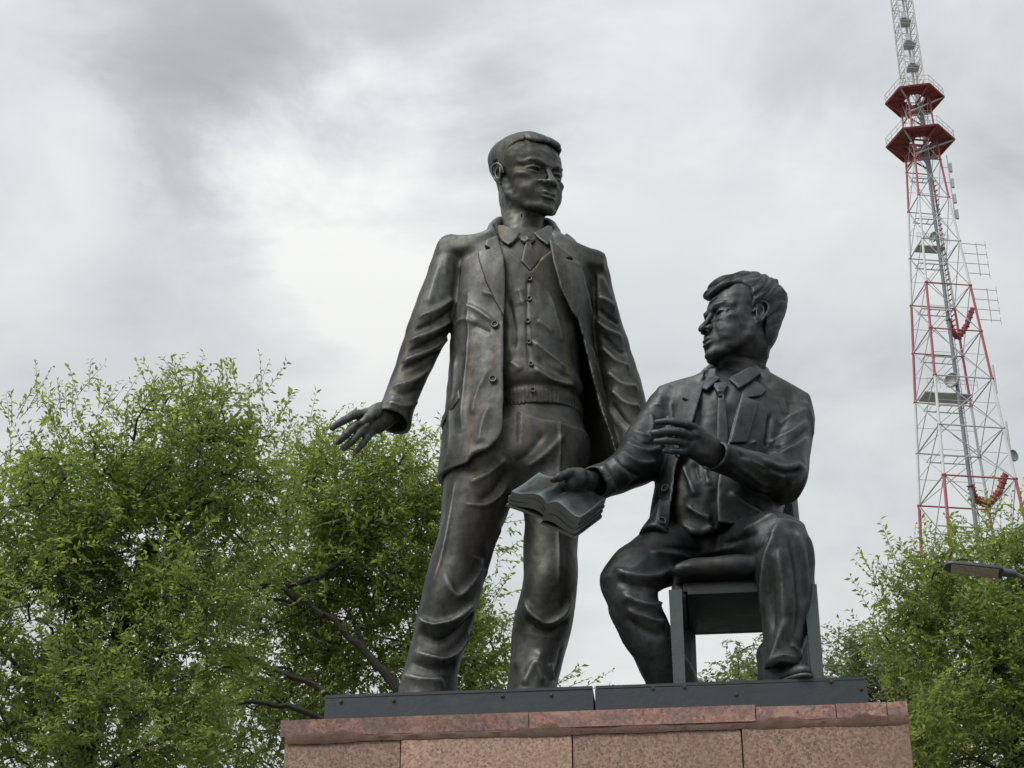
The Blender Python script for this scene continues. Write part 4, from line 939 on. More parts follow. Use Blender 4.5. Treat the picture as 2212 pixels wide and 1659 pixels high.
def granite(name, c1, c2, c3, dark, sc, loc, stain=0.0):
    t = NT(name)
    grain = t.voro(sc, loc=loc); spk = t.noise(sc * .9, 3, .7, loc=loc); big = t.noise(2.2, 5, .6, loc=loc)
    c = t.ramp(grain.outputs['Color'], ((.18, c1), (.5, c2), (.85, c3)))
    c = t.mix(t.ramp(spk, ((.54, 0), (.62, .85))), c, dark)
    c = t.mix(t.ramp(big, ((.42, 0), (.68, .45))), c, tuple(v * .62 for v in c2))
    if stain:
        s1 = t.noise(9, 6, .66, (1, 1, 1.6), (loc[0] + 3, 1, 2)); c = t.mix(t.ramp(s1, ((.47, 0), (.56, stain))), c, (.12, .10, .098))
        s2 = t.noise(6, 5, .6, (1, 1, 1.3), (loc[0] + 9, 4, 2)); c = t.mix(t.ramp(s2, ((.56, 0), (.64, .75))), c, (.36, .225, .175))
    oi = t.N.new('ShaderNodeObjectInfo'); hv = t.N.new('ShaderNodeHueSaturation'); t.L.new(c, hv.inputs['Color'])
    t.L.new(t.math('ADD', t.math('MULTIPLY', oi.outputs['Random'], .42), .80), hv.inputs['Value'])
    t.set(Base_Color=hv.outputs[0], Roughness=t.math('ADD', t.math('MULTIPLY', spk, .3), .42), Specular_IOR_Level=.35)
    t.bump(t.math('ADD', t.noise(60, 5, .7, loc=loc), t.math('MULTIPLY', big, 1.5)), .25, .006)
    return t.m
M_GRA = granite('pink_granite', (.25, .146, .105), (.335, .216, .160), (.41, .285, .222), (.10, .080, .066), 95, (0, 0, 0))
M_CAP = granite('red_granite_cap', (.22, .105, .082), (.30, .155, .125), (.36, .22, .185), (.08, .07, .07), 80, (4, 4, 4), .5)
M_MORT = NT('mortar').m
_t = NT('mortar_smear'); _t.set(Base_Color=_t.ramp(_t.noise(14, 6, .65), ((.3, (.26, .155, .12)), (.7, (.38, .26, .21)))), Roughness=.9); _t.bump(_t.noise(40, 5, .7), .5, .01); M_MORT = _t.m
def box_between(name, x0, x1, y0, y1, z0, z1, mat, parent, bev=.006, jit=0.0, seed=0):
    rs = random.Random(seed); bm = bmesh.new()
    v = [bm.verts.new(bq(x + rs.uniform(-jit, jit) * .4, y + rs.uniform(-jit, jit), z + rs.uniform(-jit, jit))) for z in (z0, z1) for x, y in ((x0, y0), (x1, y0), (x1, y1), (x0, y1))]
    for q in ((3, 2, 1, 0), (4, 5, 6, 7), (0, 1, 5, 4), (1, 2, 6, 5), (2, 3, 7, 6), (3, 0, 4, 7)): bm.faces.new([v[i] for i in q])
    return bm_obj(name, bm, mat, parent, True, bev)
PBOT = float(P(1286, 1534, float(bq(along(1286, 1534), -.045, 0).y))[2])                          # underside of the base boxes, on the cap
def bolt(x, z, y, parent):
    bm = bmesh.new(); c = bq(x, y, z); ax = BR @ Vector((0, -1, 0))
    bm_disc(bm, c, ax, .009, .005, 6, .008); bm_disc(bm, c + ax * .0045, ax, .0045, .003, 8)
    bm_obj('bolt', bm, M_BOLT, parent, True)
_t = NT('rusty_bolt'); _t.set(Base_Color=_t.ramp(_t.noise(60), ((.35, (.05, .042, .034)), (.7, (.13, .085, .05)))), Metallic=.5, Roughness=.55); M_BOLT = _t.m
for (xa, xb, lab, bl, tw) in ((702, 1280.5, 'dark bronze base box under the standing statue', ((736, 1515), (850, 1513), (1085, 1503), (1190, 1501)), 0.0),
                          (1286, 1873, 'dark bronze base box under the chair and seated statue', ((1410, 1487), (1478, 1484), (1590, 1500), (1795, 1472), (1860, 1488)), .0)):
    a, b = along(xa, 1510), along(xb, 1490)
    B_ = empty('statue_base', tuple(bq((a + b) / 2, .7, PBOT)), lab, 'statue base', 'base boxes of the monument')
    box_between('front_plate', a, b, 0, .012, PBOT + .002, PLATE_Z - .013, M_PLATE, B_, .003, .002, int(xa))
    box_between('top_plate', a + .002, b - .002, -.001, 1.3, PLATE_Z - .012, PLATE_Z, M_PLATE, B_, .003)
    box_between('side_plate', a, a + .012, .0125, 1.29, PBOT + .002, PLATE_Z - .013, M_PLATE, B_, .002); box_between('side_plate', b - .012, b, .0125, 1.29, PBOT + .002, PLATE_Z - .013, M_PLATE, B_, .002)
    box_between('rear_plate', a + .013, b - .013, 1.278, 1.29, PBOT + .002, PLATE_Z - .013, M_PLATE, B_, .002)
    for px, py in bl: bolt(along(px, py), float(P(px, py, float(bq(along(px, py), 0, 0).y))[2]), -.0005, B_)
PED = empty('granite_pedestal', tuple(bq(.3, .7, 0)), 'reddish granite block pedestal carrying the two statues', 'pedestal')
CF = -.045                                                    # front of the cap, proud of the base boxes
pl, pr = along(612, 1570), along(1961, 1530)
CAPB = float(P(612, 1592, float(bq(along(612, 1592), -.045, 0).y))[2])
# the cap: separate slabs, chipped and slightly out of line
cuts = [612, 1145, 1632, 1805, 1915, 1961]
for i in range(5):
    a, b = along(cuts[i], 1550), along(cuts[i + 1], 1550)
    box_between('cap_slab', a + .002, b - .002, CF - .003 * (i % 2), .30, CAPB + .001 * i, PBOT - (0, .001, .009, .008, .006)[i], M_CAP, PED, .007, .0015, i + 3)
box_between('cap_core', pl + .01, pr - .01, .302, 1.55, CAPB, PBOT - .006, M_CAP, PED)
# facing slabs course by course
FACE = CF + .014
x_l, x_r = along(616, 1640), along(1969, 1600)
z1 = CAPB - .022; rows = []
zz = z1; ri = 0
joints = [[616, 868, 1238, 1604, 1969]]
JB = [along(q, 1630) for q in joints[0]]
while zz > .02:
    zb = max(zz - .62, 0.0)
    xs = JB if ri % 2 == 0 else [JB[0]] + [(JB[i] + JB[i + 1]) / 2 for i in range(4)] + [JB[-1]]
    for i in range(len(xs) - 1):
        box_between('facing_slab', xs[i] + .003, xs[i + 1] - .003, FACE - .006 * ((i + ri) % 2), FACE + .04, zb + .004, zz - .002, M_GRA, PED, .004, .002, 50 + ri * 9 + i)
    for sx, x in ((0, x_l), (1, x_r)):
        xa, xb2 = (x + .001, x + .04) if sx == 0 else (x - .04, x - .001)
        box_between('facing_slab', xa, xb2, FACE + .045, 1.5, zb + .004, zz - .002, M_GRA, PED, .004, .001, 90 + ri)
    zz = zb; ri += 1
box_between('pedestal_core', x_l + .02, x_r - .02, FACE + .02, 1.48, 0, CAPB - .002, M_MORT, PED)
# mortar smeared along the joint below the cap
bm = bmesh.new(); rs = random.Random(8); n = 120; rows_ = [[], [], []]
for i in range(n + 1):
    x = x_l + .004 + (x_r - x_l - .008) * i / n; w = max(0, math.sin(i * .21) * math.sin(i * .083 + 1)) ** .6
    rows_[0].append(bm.verts.new(bq(x, CF + .004 - .009 * w, CAPB + .006 + .020 * w * rs.random()))); rows_[1].append(bm.verts.new(bq(x, CF - .001 - .005 * w + rs.uniform(-.001, .001), CAPB - .008)))
    rows_[2].append(bm.verts.new(bq(x, FACE - .0085, CAPB - .026 - .006 * w + rs.uniform(-.0015, .0015))))
for i in range(n):
    for k in range(2): bm.faces.new((rows_[k + 1][i], rows_[k + 1][i + 1], rows_[k][i + 1], rows_[k][i]))
bmesh.ops.solidify(bm, geom=bm.faces[:], thickness=-.02)
bm_obj('mortar_joint', bm, M_MORT, PED, True)
# ------------------------------------------------------------------ lattice tower
def paint(name, c, rough=.55, var=.25):
    t = NT(name); n_ = t.noise(.8, 5, .6); t.set(Base_Color=t.mix(t.ramp(n_, ((.4, 0), (.7, var))), c, tuple(v * .6 for v in c)), Roughness=rough); return t.m
M_RED, M_WHT, M_STL, M_PIPE = paint('tower_red', (.36, .085, .095)), paint('tower_white', (.60, .62, .63)), paint('hazed_steel', (.46, .475, .485)), paint('dark_pipe', (.19, .215, .25))  # steel and white are paled: distance haze is mixed into their colour
M_PLT = paint('platform_red', (.30, .075, .080), .7)
TX, TY, TYAW = 44.4, 160.0, R(7.5)
TW = empty('lattice_tower', (TX, TY, 0), 'tall red and white lattice antenna tower with hexagonal platforms', 'tower')
LV = [(0.0, 8.4), (14, 7.4), (28, 6.45), (41, 5.6), (54, 4.75), (65.5, 4.15), (76.4, 3.58), (82.05, 3.25), (87.7, 2.95), (93.3, 2.65), (98.9, 2.35), (104.5, 2.0), (110.2, 1.65), (115.2, 1.40), (119.0, 1.28), (124.6, 1.15)]
def tq(a, b, z): c, s = math.cos(TYAW), math.sin(TYAW); return Vector((TX + a * c - b * s, TY + a * s + b * c, z))
def hw(z): return float(np.interp(z, [l[0] for l in LV], [l[1] for l in LV]))
RED = [(0, 20), (41, 54), (65.5, 76.4), (87.7, 98.9), (110.2, 125)]
def isred(z): return any(a <= z < b for a, b in RED)
COR = ((-1, -1), (1, -1), (1, 1), (-1, 1))
def member(name, pts, r, mat, parent=TW, sides=6):
    bm = bmesh.new(); bm_tube(bm, pts, r, sides); return bm_obj(name, bm, mat, parent, True)
for i in range(len(LV) - 1):
    (z0, h0), (z1_, h1) = LV[i], LV[i + 1]; m = M_RED if isred((z0 + z1_) / 2) else M_WHT; rl = .155 * (.55 + .45 * h0 / 4)
    for a, b in COR: member('leg', [tq(a * h0, b * h0, z0), tq(a * h1, b * h1, z1_)], rl, m, sides=8)
    for k in range(4):
        (a, b), (c, d) = COR[k], COR[(k + 1) % 4]
        member('ring_beam', [tq(a * h1, b * h1, z1_), tq(c * h1, d * h1, z1_)], rl * .55, M_RED if (isred(z1_ - .1) and k % 2 == 0) else M_STL)
        # K bracing to the middle of the upper beam
        mx = tq((a + c) / 2 * h1, (b + d) / 2 * h1, z1_) if i % 2 == 0 else None
        bm = bmesh.new()
        pm = tq((a + c) / 2 * (h0 + h1) / 2, (b + d) / 2 * (h0 + h1) / 2, (z0 + z1_) / 2)
        for e0, e1 in (((a, b, h0, z0), (c, d, h1, z1_)), ((c, d, h0, z0), (a, b, h1, z1_))):
            bm_tube(bm, [tq(e0[0] * e0[2], e0[1] * e0[2], e0[3]), tq(e1[0] * e1[2], e1[1] * e1[2], e1[3])], rl * .34, 5)
        bm_obj('diagonal_brace', bm, M_STL, TW, True)
        member('tie_rod', [tq(a * hw((z0 + z1_) / 2), b * hw((z0 + z1_) / 2), (z0 + z1_) / 2), tq(c * hw((z0 + z1_) / 2), d * hw((z0 + z1_) / 2), (z0 + z1_) / 2)], rl * .20, M_STL)
    for a, b in COR:                                             # gusset plates at the joints
        bm = bmesh.new(); c_ = tq(a * h1, b * h1, z1_); bmesh.ops.create_icosphere(bm, subdivisions=1, radius=rl * 1.75, matrix=Matrix.Translation(c_) @ Matrix.Diagonal((1, 1, .7, 1)))
        bm_obj('joint', bm, M_RED if isred(z1_ - .1) or isred(z1_ + .1) else M_STL, TW)
    # inner walkway frame
    if z0 > 50:
        zq = z0 + (z1_ - z0) * .62; hq = hw(zq)
        for b in (-.25, .25): member('walkway_beam', [tq(-hq, b * hq, zq), tq(hq * .2, b * hq, zq)], .07, M_STL)
        for k in range(4): member('walkway_rung', [tq(-hq + k * .4 * hq, -.25 * hq, zq), tq(-hq + k * .4 * hq, .25 * hq, zq)], .05, M_STL)
# cable riser and caged ladder
member('riser_pipe', [tq(.35, -.35, z) for z in (0, 40, 80, 126)], [.24, .24, .21, .16], M_PIPE, sides=10)
for o_ in (.45, 1.0): member('ladder_rail', [tq(1.0 + (o_ - .7) * .7, .55, 0), tq(.8 + (o_ - .7) * .7, .45, 124)], .045, M_STL, sides=4)
bm = bmesh.new()
for k in range(150):
    z = 50 + k * .5; w = .2 * z / 124
    bm_tube(bm, [tq(1.0 - .17 - w, .55, z), tq(1.0 + .21 - w, .55, z)], .03, 3)
    if k % 3 == 0: bm_tube(bm, [tq(.8 - w, .55, z), tq(.9 - w, 1.1, z), tq(1.3 - w, 1.1, z), tq(1.4 - w, .55, z)], .025, 3)
tag(bm_obj('ladder_rungs', bm, M_STL, TW), kind='stuff')
bm = bmesh.new()
for k in range(30): z = 95 + k * .62; bm_tube(bm, [tq(.75, -.3, z), tq(1.05, -.3, z + .3)], .09, 4)
tag(bm_obj('cable_clamps', bm, M_RED, TW), kind='stuff')
# hexagonal platforms
def platform(z, Rr, hole, thick=.28):
    hx = [(Rr * math.cos(R(60 * k - 19)), Rr * math.sin(R(60 * k - 19))) for k in range(6)]
    for k in range(6):                                           # six deck panels round an open middle
        bm = bmesh.new(); p0, p1 = hx[k], hx[(k + 1) % 6]; g_ = .012
        pts = [(p0[0], p0[1]), (p1[0], p1[1]), (p1[0] * hole, p1[1] * hole), (p0[0] * hole, p0[1] * hole)]
        cx_, cy_ = sum(p[0] for p in pts) / 4, sum(p[1] for p in pts) / 4
        pts = [(cx_ + (p[0] - cx_) * (1 - g_), cy_ + (p[1] - cy_) * (1 - g_)) for p in pts]
        lo_ = [bm.verts.new(tq(*p, z)) for p in pts]; up = [bm.verts.new(tq(*p, z + .08)) for p in pts]
        bm.faces.new(lo_[::-1]); bm.faces.new(up)
        for i in range(4): bm.faces.new((lo_[i], lo_[(i + 1) % 4], up[(i + 1) % 4], up[i]))
        bm_obj('deck_panel', bm, M_PLT, TW)
        member('edge_beam', [tq(*p0, z - .06), tq(*p1, z - .06)], .13, M_PLT, sides=4)
        member('deck_rib', [tq(p0[0] * hole, p0[1] * hole, z - .08), tq(*p0, z - .08)], .11, M_PLT, sides=4)
        mx, my = (p0[0] + p1[0]) / 2, (p0[1] + p1[1]) / 2
        member('deck_rib', [tq(mx * hole, my * hole, z - .05), tq(mx, my, z - .05)], .07, M_PLT, sides=4)
        member('ring_rib', [tq(p0[0] * .62, p0[1] * .62, z - .05), tq(p1[0] * .62, p1[1] * .62, z - .05)], .07, M_PLT, sides=4)
        bm = bmesh.new()
        for j in range(3):
            q = (p0[0] + (p1[0] - p0[0]) * j / 3, p0[1] + (p1[1] - p0[1]) * j / 3); bm_tube(bm, [tq(*q, z), tq(*q, z + 1.15)], .028, 4)
        for hh in (.55, 1.12): bm_tube(bm, [tq(*p0, z + hh), tq(*p1, z + hh)], .026, 4)
        bm_obj('guard_rail', bm, M_STL, TW)
        a, b = COR[min(3, int(k * 4 / 6))]; zl = z - 2.6; member('strut', [tq(a * hw(zl), b * hw(zl), zl), tq(p0[0] * .97, p0[1] * .97, z - .1)], .10, M_RED if k % 2 else M_STL)
platform(118.3, 3.62, .34); platform(124.1, 3.15, .36)
bm = bmesh.new()
for a, b in ((0, -.5), (0, .5)): bm_tube(bm, [tq(-1.3, b, 118.3), tq(1.3, b, 118.3)], .13, 4)
bm_obj('cross_beams', bm, M_PLT, TW)
# the slim upper mast
MH = [(124.6, 1.02), (150, .80)]
for i in range(16):
    z0 = 124.6 + i * 1.6; z1_ = z0 + 1.6; h0, h1 = (np.interp(z, [124.6, 150], [1.0, .80]) for z in (z0, z1_))
    for a, b in COR: member('mast_leg', [tq(a * h0, b * h0, z0), tq(a * h1, b * h1, z1_)], .085, M_STL if i > 1 else M_WHT)
    for k in range(4):
        (a, b), (c, d) = COR[k], COR[(k + 1) % 4]; bm = bmesh.new()
        bm_tube(bm, [tq(a * h1, b * h1, z1_), tq(c * h1, d * h1, z1_)], .05, 4)
        e = ((a, b), (c, d)) if i % 2 else ((c, d), (a, b)); bm_tube(bm, [tq(e[0][0] * h0, e[0][1] * h0, z0), tq(e[1][0] * h1, e[1][1] * h1, z1_)], .038, 4)
        bm_tube(bm, [tq(a * h0 * .98, b * h0 * .98, z0 + .8), tq(c * h0 * .98, d * h0 * .98, z0 + .8)], .026, 4)
        bm_obj('mast_lattice', bm, M_WHT, TW, True)
for z, dx in ((128.4, .2), (131.6, .1), (134.8, -.05), (139, 0)):
    bm = bmesh.new(); bm_box(bm, tq(dx, -.2, z), (1.3, 1.3, .28)); bm_box(bm, tq(dx - .3, -.9, z + .5), (.5, .2, .9)); bm_obj('antenna_box', bm, M_STL, TW, bevel=.03)
bm = bmesh.new(); bm_tube(bm, [tq(.25, .2, z) for z in (124, 150)], .14, 8); bm_obj('mast_feeder', bm, M_STL, TW, True)
# side antennas, dishes and the red curved feeders
for zb, n_ in ((94.5, 4), (100.2, 4)):
    h = hw(zb) + .05; bm = bmesh.new()
    bm_tube(bm, [tq(h + 1.3, -h, zb), tq(h + 1.3, -h, zb + 4.0)], .06, 5)
    for k in range(n_):
        z = zb + .2 + k * 1.2; bm_tube(bm, [tq(hw(z), -h, z), tq(h + 2.3, -h, z)], .045, 4); bm_tube(bm, [tq(h + 2.3, -h, z - .45), tq(h + 2.3, -h, z + .45)], .035, 4)
    bm_obj('dipole_array', bm, M_STL, TW)
bm = bmesh.new(); h = hw(113) + .75
bm_tube(bm, [tq(h, -1.2, 107.8), tq(h, -1.2, 116)], .05, 5)
for k in range(4):
    z = 108.4 + k * 2; bm_box(bm, tq(h + .25, -1.2, z), (.28, .28, 1.1)); bm_tube(bm, [tq(hw(z), -1.2, z), tq(h, -1.2, z)], .04, 4)
bm_obj('panel_antenna', bm, M_STL, TW)
def feeder(pts, r):
    member('curved_feeder', pts, r, M_RED, sides=8)
    bm = bmesh.new()
    for i in range(len(pts) - 1):
        for u in (0, .25, .5, .75): bm_disc(bm, pts[i].lerp(pts[i + 1], u), pts[i + 1] - pts[i], r * 1.32, .10, 8)
    bm_obj('feeder_flanges', bm, M_RED, TW)
for zf in (76.5, 95.3):
    h = hw(zf); feeder([tq(.35, -.35, zf + .6), tq(.8, .15, zf - .6), tq(h * .62, .6, zf - 1.0), tq(h * .95, .2, zf + .2), tq(h + .5, -.6, zf + 2.0)], .34 if zf < 80 else .27)
def dish(c, d, r):
    bm = bmesh.new(); d = Vector(d).normalized(); a = d.orthogonal().normalized(); b = d.cross(a); c = Vector(c); rings = []
    for rr, hh in ((.05, 0), (.5, .07), (.85, .2), (1, .3), (1, .72), (.96, .72), (.96, .32), (.5, .13), (.05, .06)):
        rings.append([bm.verts.new(c + (a * math.cos(q) + b * math.sin(q)) * rr * r + d * hh * r) for q in [2 * math.pi * k / 14 for k in range(14)]])
    for i in range(len(rings) - 1):
        for k in range(14): bm.faces.new((rings[i][k], rings[i][(k + 1) % 14], rings[i + 1][(k + 1) % 14], rings[i + 1][k]))
    bm_obj('dish_antenna', bm, M_STL, TW, True)
dish(tq(.1, -.2, 88.6), (-.6, -.7, .1), .8); dish(tq(.2, -.3, 105.9), (-.8, -.5, 0), .55); dish(tq(3.9, -2.6, 79.3), (.6, -.8, 0), .6)
for z, ex in ((87.4, 1.0), (105.0, .9)):
    bm = bmesh.new(); h = hw(z)
    bm_box(bm, tq(-.15 * h, .35 * h, z), (1.7 * h * ex, .7 * h, .10), Matrix.Rotation(TYAW, 3, 'Z')); bm_obj('service_deck', bm, M_STL, TW)
    bm = bmesh.new()
    for k in range(9): bm_tube(bm, [tq(-h + k * .22 * h, -.3 * h, z), tq(-h + k * .22 * h, -.3 * h, z + 1.1)], .03, 4)
    for hh in (.6, 1.1): bm_tube(bm, [tq(-h, -.3 * h, z + hh), tq(.75 * h, -.3 * h, z + hh)], .03, 4)
    bm_obj('deck_rail', bm, M_STL, TW)
for a, z in ((1, 86.0), (1, 79.5)):
    bm = bmesh.new(); h = hw(z); bm_tube(bm, [tq(a * h + .15, -h, z), tq(a * h + .15, -h, z + 3.2)], .10, 6); bm_obj('whip_antenna', bm, M_STL, TW, True)
# ------------------------------------------------------------------ street lamp
LY = 17.0
LP_ = empty('street_lamp', tuple(P(2420, 1300, LY) * np.array([1, 1, 0])), 'slim dark street lamp with flat pale light panel, jutting in from the right', 'street lamp')
M_LAMP = paint('lamp_grey', (.055, .060, .066), .45); M_LARM = paint('lamp_arm_bronze', (.13, .10, .065), .5)
_t = NT('lamp_panel'); _v = _t.voro(26); _t.set(Base_Color=_t.ramp(_v.outputs['Distance'], ((.2, (.46, .41, .31)), (.7, (.34, .30, .225)))), Roughness=.35); M_LED = _t.m
pA, pB = P(2038, 1226, LY), P(2166, 1240, LY - .10)
lu = Vector(pB - pA); ll = lu.length; lu.normalize(); ls = Vector((.0, 1, -.12)); ls = (ls - lu * ls.dot(lu)).normalized(); ln = lu.cross(ls)
if ln.z < 0: ln = -ln
LM = Matrix((lu, ls, ln)).transposed()
def lamp_slab(name, l0, l1, w, n0, n1, mat, bev, rnd=False):
    bm = bmesh.new()
    if rnd:                                                     # rounded outer end
        out = [(l1, -w), (l1, w)] + [(l0 + w * .9 - w * .9 * math.sin(q), w * math.cos(q)) for q in [math.pi * k / 8 for k in range(9)]]
    else: out = [(l0, -w), (l1, -w), (l1, w), (l0, w)]
    lo_ = [bm.verts.new(Vector(pA) + LM @ Vector((x, y, n0))) for x, y in out]; up = [bm.verts.new(Vector(pA) + LM @ Vector((x, y, n1))) for x, y in out]
    bm.faces.new(lo_); bm.faces.new(up)
    for i in range(len(out)): j = (i + 1) % len(out); bm.faces.new((lo_[i], lo_[j], up[j], up[i]))
    bmesh.ops.recalc_face_normals(bm, faces=bm.faces); return bm_obj(name, bm, mat, LP_, True, bev)
lamp_slab('lamp_housing', 0, ll, .105, 0, .034, M_LAMP, .008, True); lamp_slab('light_panel', .075, ll - .04, .086, -.006, .004, M_LED, .002)
lamp_slab('driver_box', ll - .20, ll - .02, .05, .0345, .065, M_LAMP, .01)
bm = bmesh.new(); e0 = Vector(pA) + lu * (ll - .03) + ln * .02; bm_tube(bm, [e0, e0 + lu * .16], [.045, .040], 10); bm_obj('socket', bm, M_LAMP, LP_, True)
top = P(2420, 1318, LY); bm = bmesh.new(); bm_tube(bm, [e0 + lu * .12, Vector(P(2300, 1282, LY - .05)), Vector(top)], [.026, .028, .03], 10); bm_obj('arm', bm, M_LARM, LP_, True)
bm = bmesh.new(); bm_tube(bm, [(top[0], top[1], 0), (top[0], top[1], top[2] + .1)], [.085, .05], 12); bm_obj('pole', bm, M_LAMP, LP_, True)
bm = bmesh.new(); bm_disc(bm, (top[0], top[1], 0.002), (0, 0, 1), .17, .02, 12); bm_obj('base_flange', bm, M_LAMP, LP_)
# ------------------------------------------------------------------ trees
def leaf_mat(name, c0, c1, c2, tr=.58):
    t = NT(name); rnd = t.geo('Random Per Island')
    n_ = t.noise(.75, 4, .65); f = t.math('ADD', t.math('MULTIPLY', rnd, .42), t.math('MULTIPLY', n_, .72))
    col = t.ramp(f, ((.2, c0), (.52, c1), (.88, c2)))
    t.set(Base_Color=col, Roughness=.5, Specular_IOR_Level=.35)
    tb = t.N.new('ShaderNodeBsdfTranslucent'); hv = t.N.new('ShaderNodeHueSaturation'); hv.inputs['Hue'].default_value = .485; hv.inputs['Saturation'].default_value = 1.1; hv.inputs['Value'].default_value = 1.7
    t.L.new(col, hv.inputs['Color']); t.L.new(hv.outputs[0], tb.inputs['Color'])
    mx = t.N.new('ShaderNodeMixShader'); mx.inputs[0].default_value = tr
    t.L.new(t.b.outputs[0], mx.inputs[1]); t.L.new(tb.outputs[0], mx.inputs[2]); t.L.new(mx.outputs[0], t.out.inputs[0]); return t.m
M_LEAF = leaf_mat('elm_leaves', (.098, .148, .034), (.165, .235, .056), (.250, .310, .085))
M_LEAF2 = leaf_mat('bright_leaves', (.105, .160, .036), (.165, .230, .056), (.250, .305, .090))
M_LEAF3 = leaf_mat('far_leaves', (.085, .120, .045), (.125, .165, .065), (.18, .21, .09))
_t = NT('bark'); _n = _t.noise(14, 6, .7, (1, 1, .35)); _t.set(Base_Color=_t.ramp(_n, ((.3, (.016, .014, .012)), (.7, (.048, .041, .035)))), Roughness=.9); _t.bump(_n, .8, .02); M_BARK = _t.m
_t = NT('twig_bark'); _n = _t.noise(20, 4, .6); _t.set(Base_Color=_t.ramp(_n, ((.3, (.085, .078, .062)), (.7, (.19, .175, .15)))), Roughness=.85); M_TWIG = _t.m
def tubes_np(segs, sides=3):
    """many straight tapered tubes: segs (n, 8) = a, b, ra, rb -> V, F"""
    S = np.asarray(segs, float); n = len(S); a, b, ra, rb = S[:, :3], S[:, 3:6], S[:, 6], S[:, 7]
    t = b - a; t /= np.linalg.norm(t, axis=1, keepdims=True) + 1e-9
    u = np.cross(t, np.array([.3, .5, .81])); u /= np.linalg.norm(u, axis=1, keepdims=True) + 1e-9; w = np.cross(t, u)
    q = np.arange(sides) * 2 * np.pi / sides
    ring = u[:, None] * np.cos(q)[None, :, None] + w[:, None] * np.sin(q)[None, :, None]
    V = np.concatenate([a[:, None] + ring * ra[:, None, None], b[:, None] + ring * rb[:, None, None]], 1).reshape(-1, 3)
    k = np.arange(sides); f = np.stack([k, (k + 1) % sides, (k + 1) % sides + sides, k + sides], -1)
    return V, (f[None] + (np.arange(n) * 2 * sides)[:, None, None]).reshape(-1, 4)
def unit(v): return v / (np.linalg.norm(v, axis=-1, keepdims=True) + 1e-9)
def make_tree(name, label, group, base, limbs, blobs, nclus, nspray, leaf, mat, seed, spray_len=.42, lps=15, trunk_r=.20, gap=.0, up=.35, shoots=()):
    """base: trunk foot; limbs: polylines of 3-D points (first = main stem); blobs: crown volumes (centre, radii)"""
    rs = np.random.RandomState(seed); root = empty(name, tuple(base), label, 'tree', group)
    # trunk and limbs
    bm = bmesh.new(); stem = [np.array(base)] + [np.array(p) for p in limbs[0]]
    stem = smooth_poly3(stem, 5); bm_tube(bm, stem, list(np.linspace(trunk_r, trunk_r * .45, len(stem))), 10); bm_obj('trunk', bm, M_BARK, root, True)
    skel = [np.array(p) for p in stem[len(stem) // 2:]]
    for L in limbs[1:]:
        r0, L = L[0] * .62, L[1]; pts = smooth_poly3([np.array(p) for p in L], 6); pts = [p + rs.normal(size=3) * r0 * .22 for p in pts]
        bm = bmesh.new(); bm_tube(bm, pts, list(np.linspace(r0, r0 * .18, len(pts))), 7); bm_obj('limb', bm, M_BARK, root, True); skel += pts[1:]
    skel = np.array(skel); lp = skel[rs.choice(len(skel), min(len(skel), nclus // 16))] + rs.normal(size=(min(len(skel), nclus // 16), 3)) * .16 + np.array([0, .35, .1])
    # cluster centres through the crown volume
    vol = np.array([b[1][0] * b[1][1] * b[1][2] for b in blobs]); pick = rs.choice(len(blobs), nclus, p=vol / vol.sum())
    cc = np.array([b[0] for b in blobs])[pick]; rr = np.array([b[1] for b in blobs])[pick]
    d = unit(rs.normal(size=(nclus, 3))); rad = rs.uniform(.25, 1, nclus) ** .55
    cen = cc + d * rr * rad[:, None]; cen[:len(lp)] = lp; out = unit(d * .8 + np.array([0, 0, .25]))
    segs = []
    order = np.argsort(np.linalg.norm(cen - skel.mean(0), axis=1)); sk = list(skel); 
    for i in order:                                             # branch out from the nearest wood
        A = np.array(sk); dd = np.linalg.norm(A - cen[i], axis=1); j = int(np.argmin(dd + rs.uniform(0, .15, len(dd)))); a, b = A[j], cen[i]
        Ld = dd[j]; m1 = a + (b - a) * .4 + np.array([0, 0, .12 * Ld]) + rs.normal(size=3) * .06 * Ld; m2 = a + (b - a) * .75 + np.array([0, 0, .10 * Ld]) + rs.normal(size=3) * .05 * Ld
        r = min(.010 + .010 * Ld, .032); P4 = [a, m1, m2, b]
        for q in range(3): segs.append([*P4[q], *P4[q + 1], r * (1 - .25 * q), r * (.75 - .25 * q)])
        sk += [m2, b]
        if Ld > .9: sk.append(m1)
    # sprays
    ns = nclus * nspray; ci = np.repeat(np.arange(nclus), nspray)
    crad = .16 * rs.rand(ns) ** .5 * 2
    sdir = unit(out[ci] * .75 + rs.normal(size=(ns, 3)) * .62 + np.array([0, 0, up]))
    sbase = cen[ci] + unit(rs.normal(size=(ns, 3))) * crad[:, None] - sdir * .08
    slen = spray_len * rs.uniform(.55, 1.2, ns)
    if len(shoots):                                             # long upright shoots standing out of the outline
        sb, sd, sl = (np.array([s[k] for s in shoots]) for k in range(3)); sbase = np.concatenate([sbase, sb]); sdir = np.concatenate([sdir, unit(sd)]); slen = np.concatenate([slen, sl]); ns = len(slen)
    droop = rs.uniform(-.05, .22, ns)
    def at(u): return sbase[:, None] + sdir[:, None] * (slen[:, None] * u)[..., None] + np.array([0, 0, -1.0]) * (droop[:, None] * slen[:, None] * u ** 2)[..., None]
    e = at(np.tile(np.array([0, .5, 1.0]), (ns, 1)))
    tw = np.concatenate([np.concatenate([e[:, 0], e[:, 1], np.full((ns, 1), .0042), np.full((ns, 1), .003)], 1), np.concatenate([e[:, 1], e[:, 2], np.full((ns, 1), .003), np.full((ns, 1), .0012)], 1)])
    V, Fq = tubes_np(tw, 3); V2, F2 = tubes_np(segs, 5)
    tag(mesh_obj('branches', V2, F2, M_BARK, root), kind='stuff'); tag(mesh_obj('twigs', V, Fq, M_TWIG, root), kind='stuff')
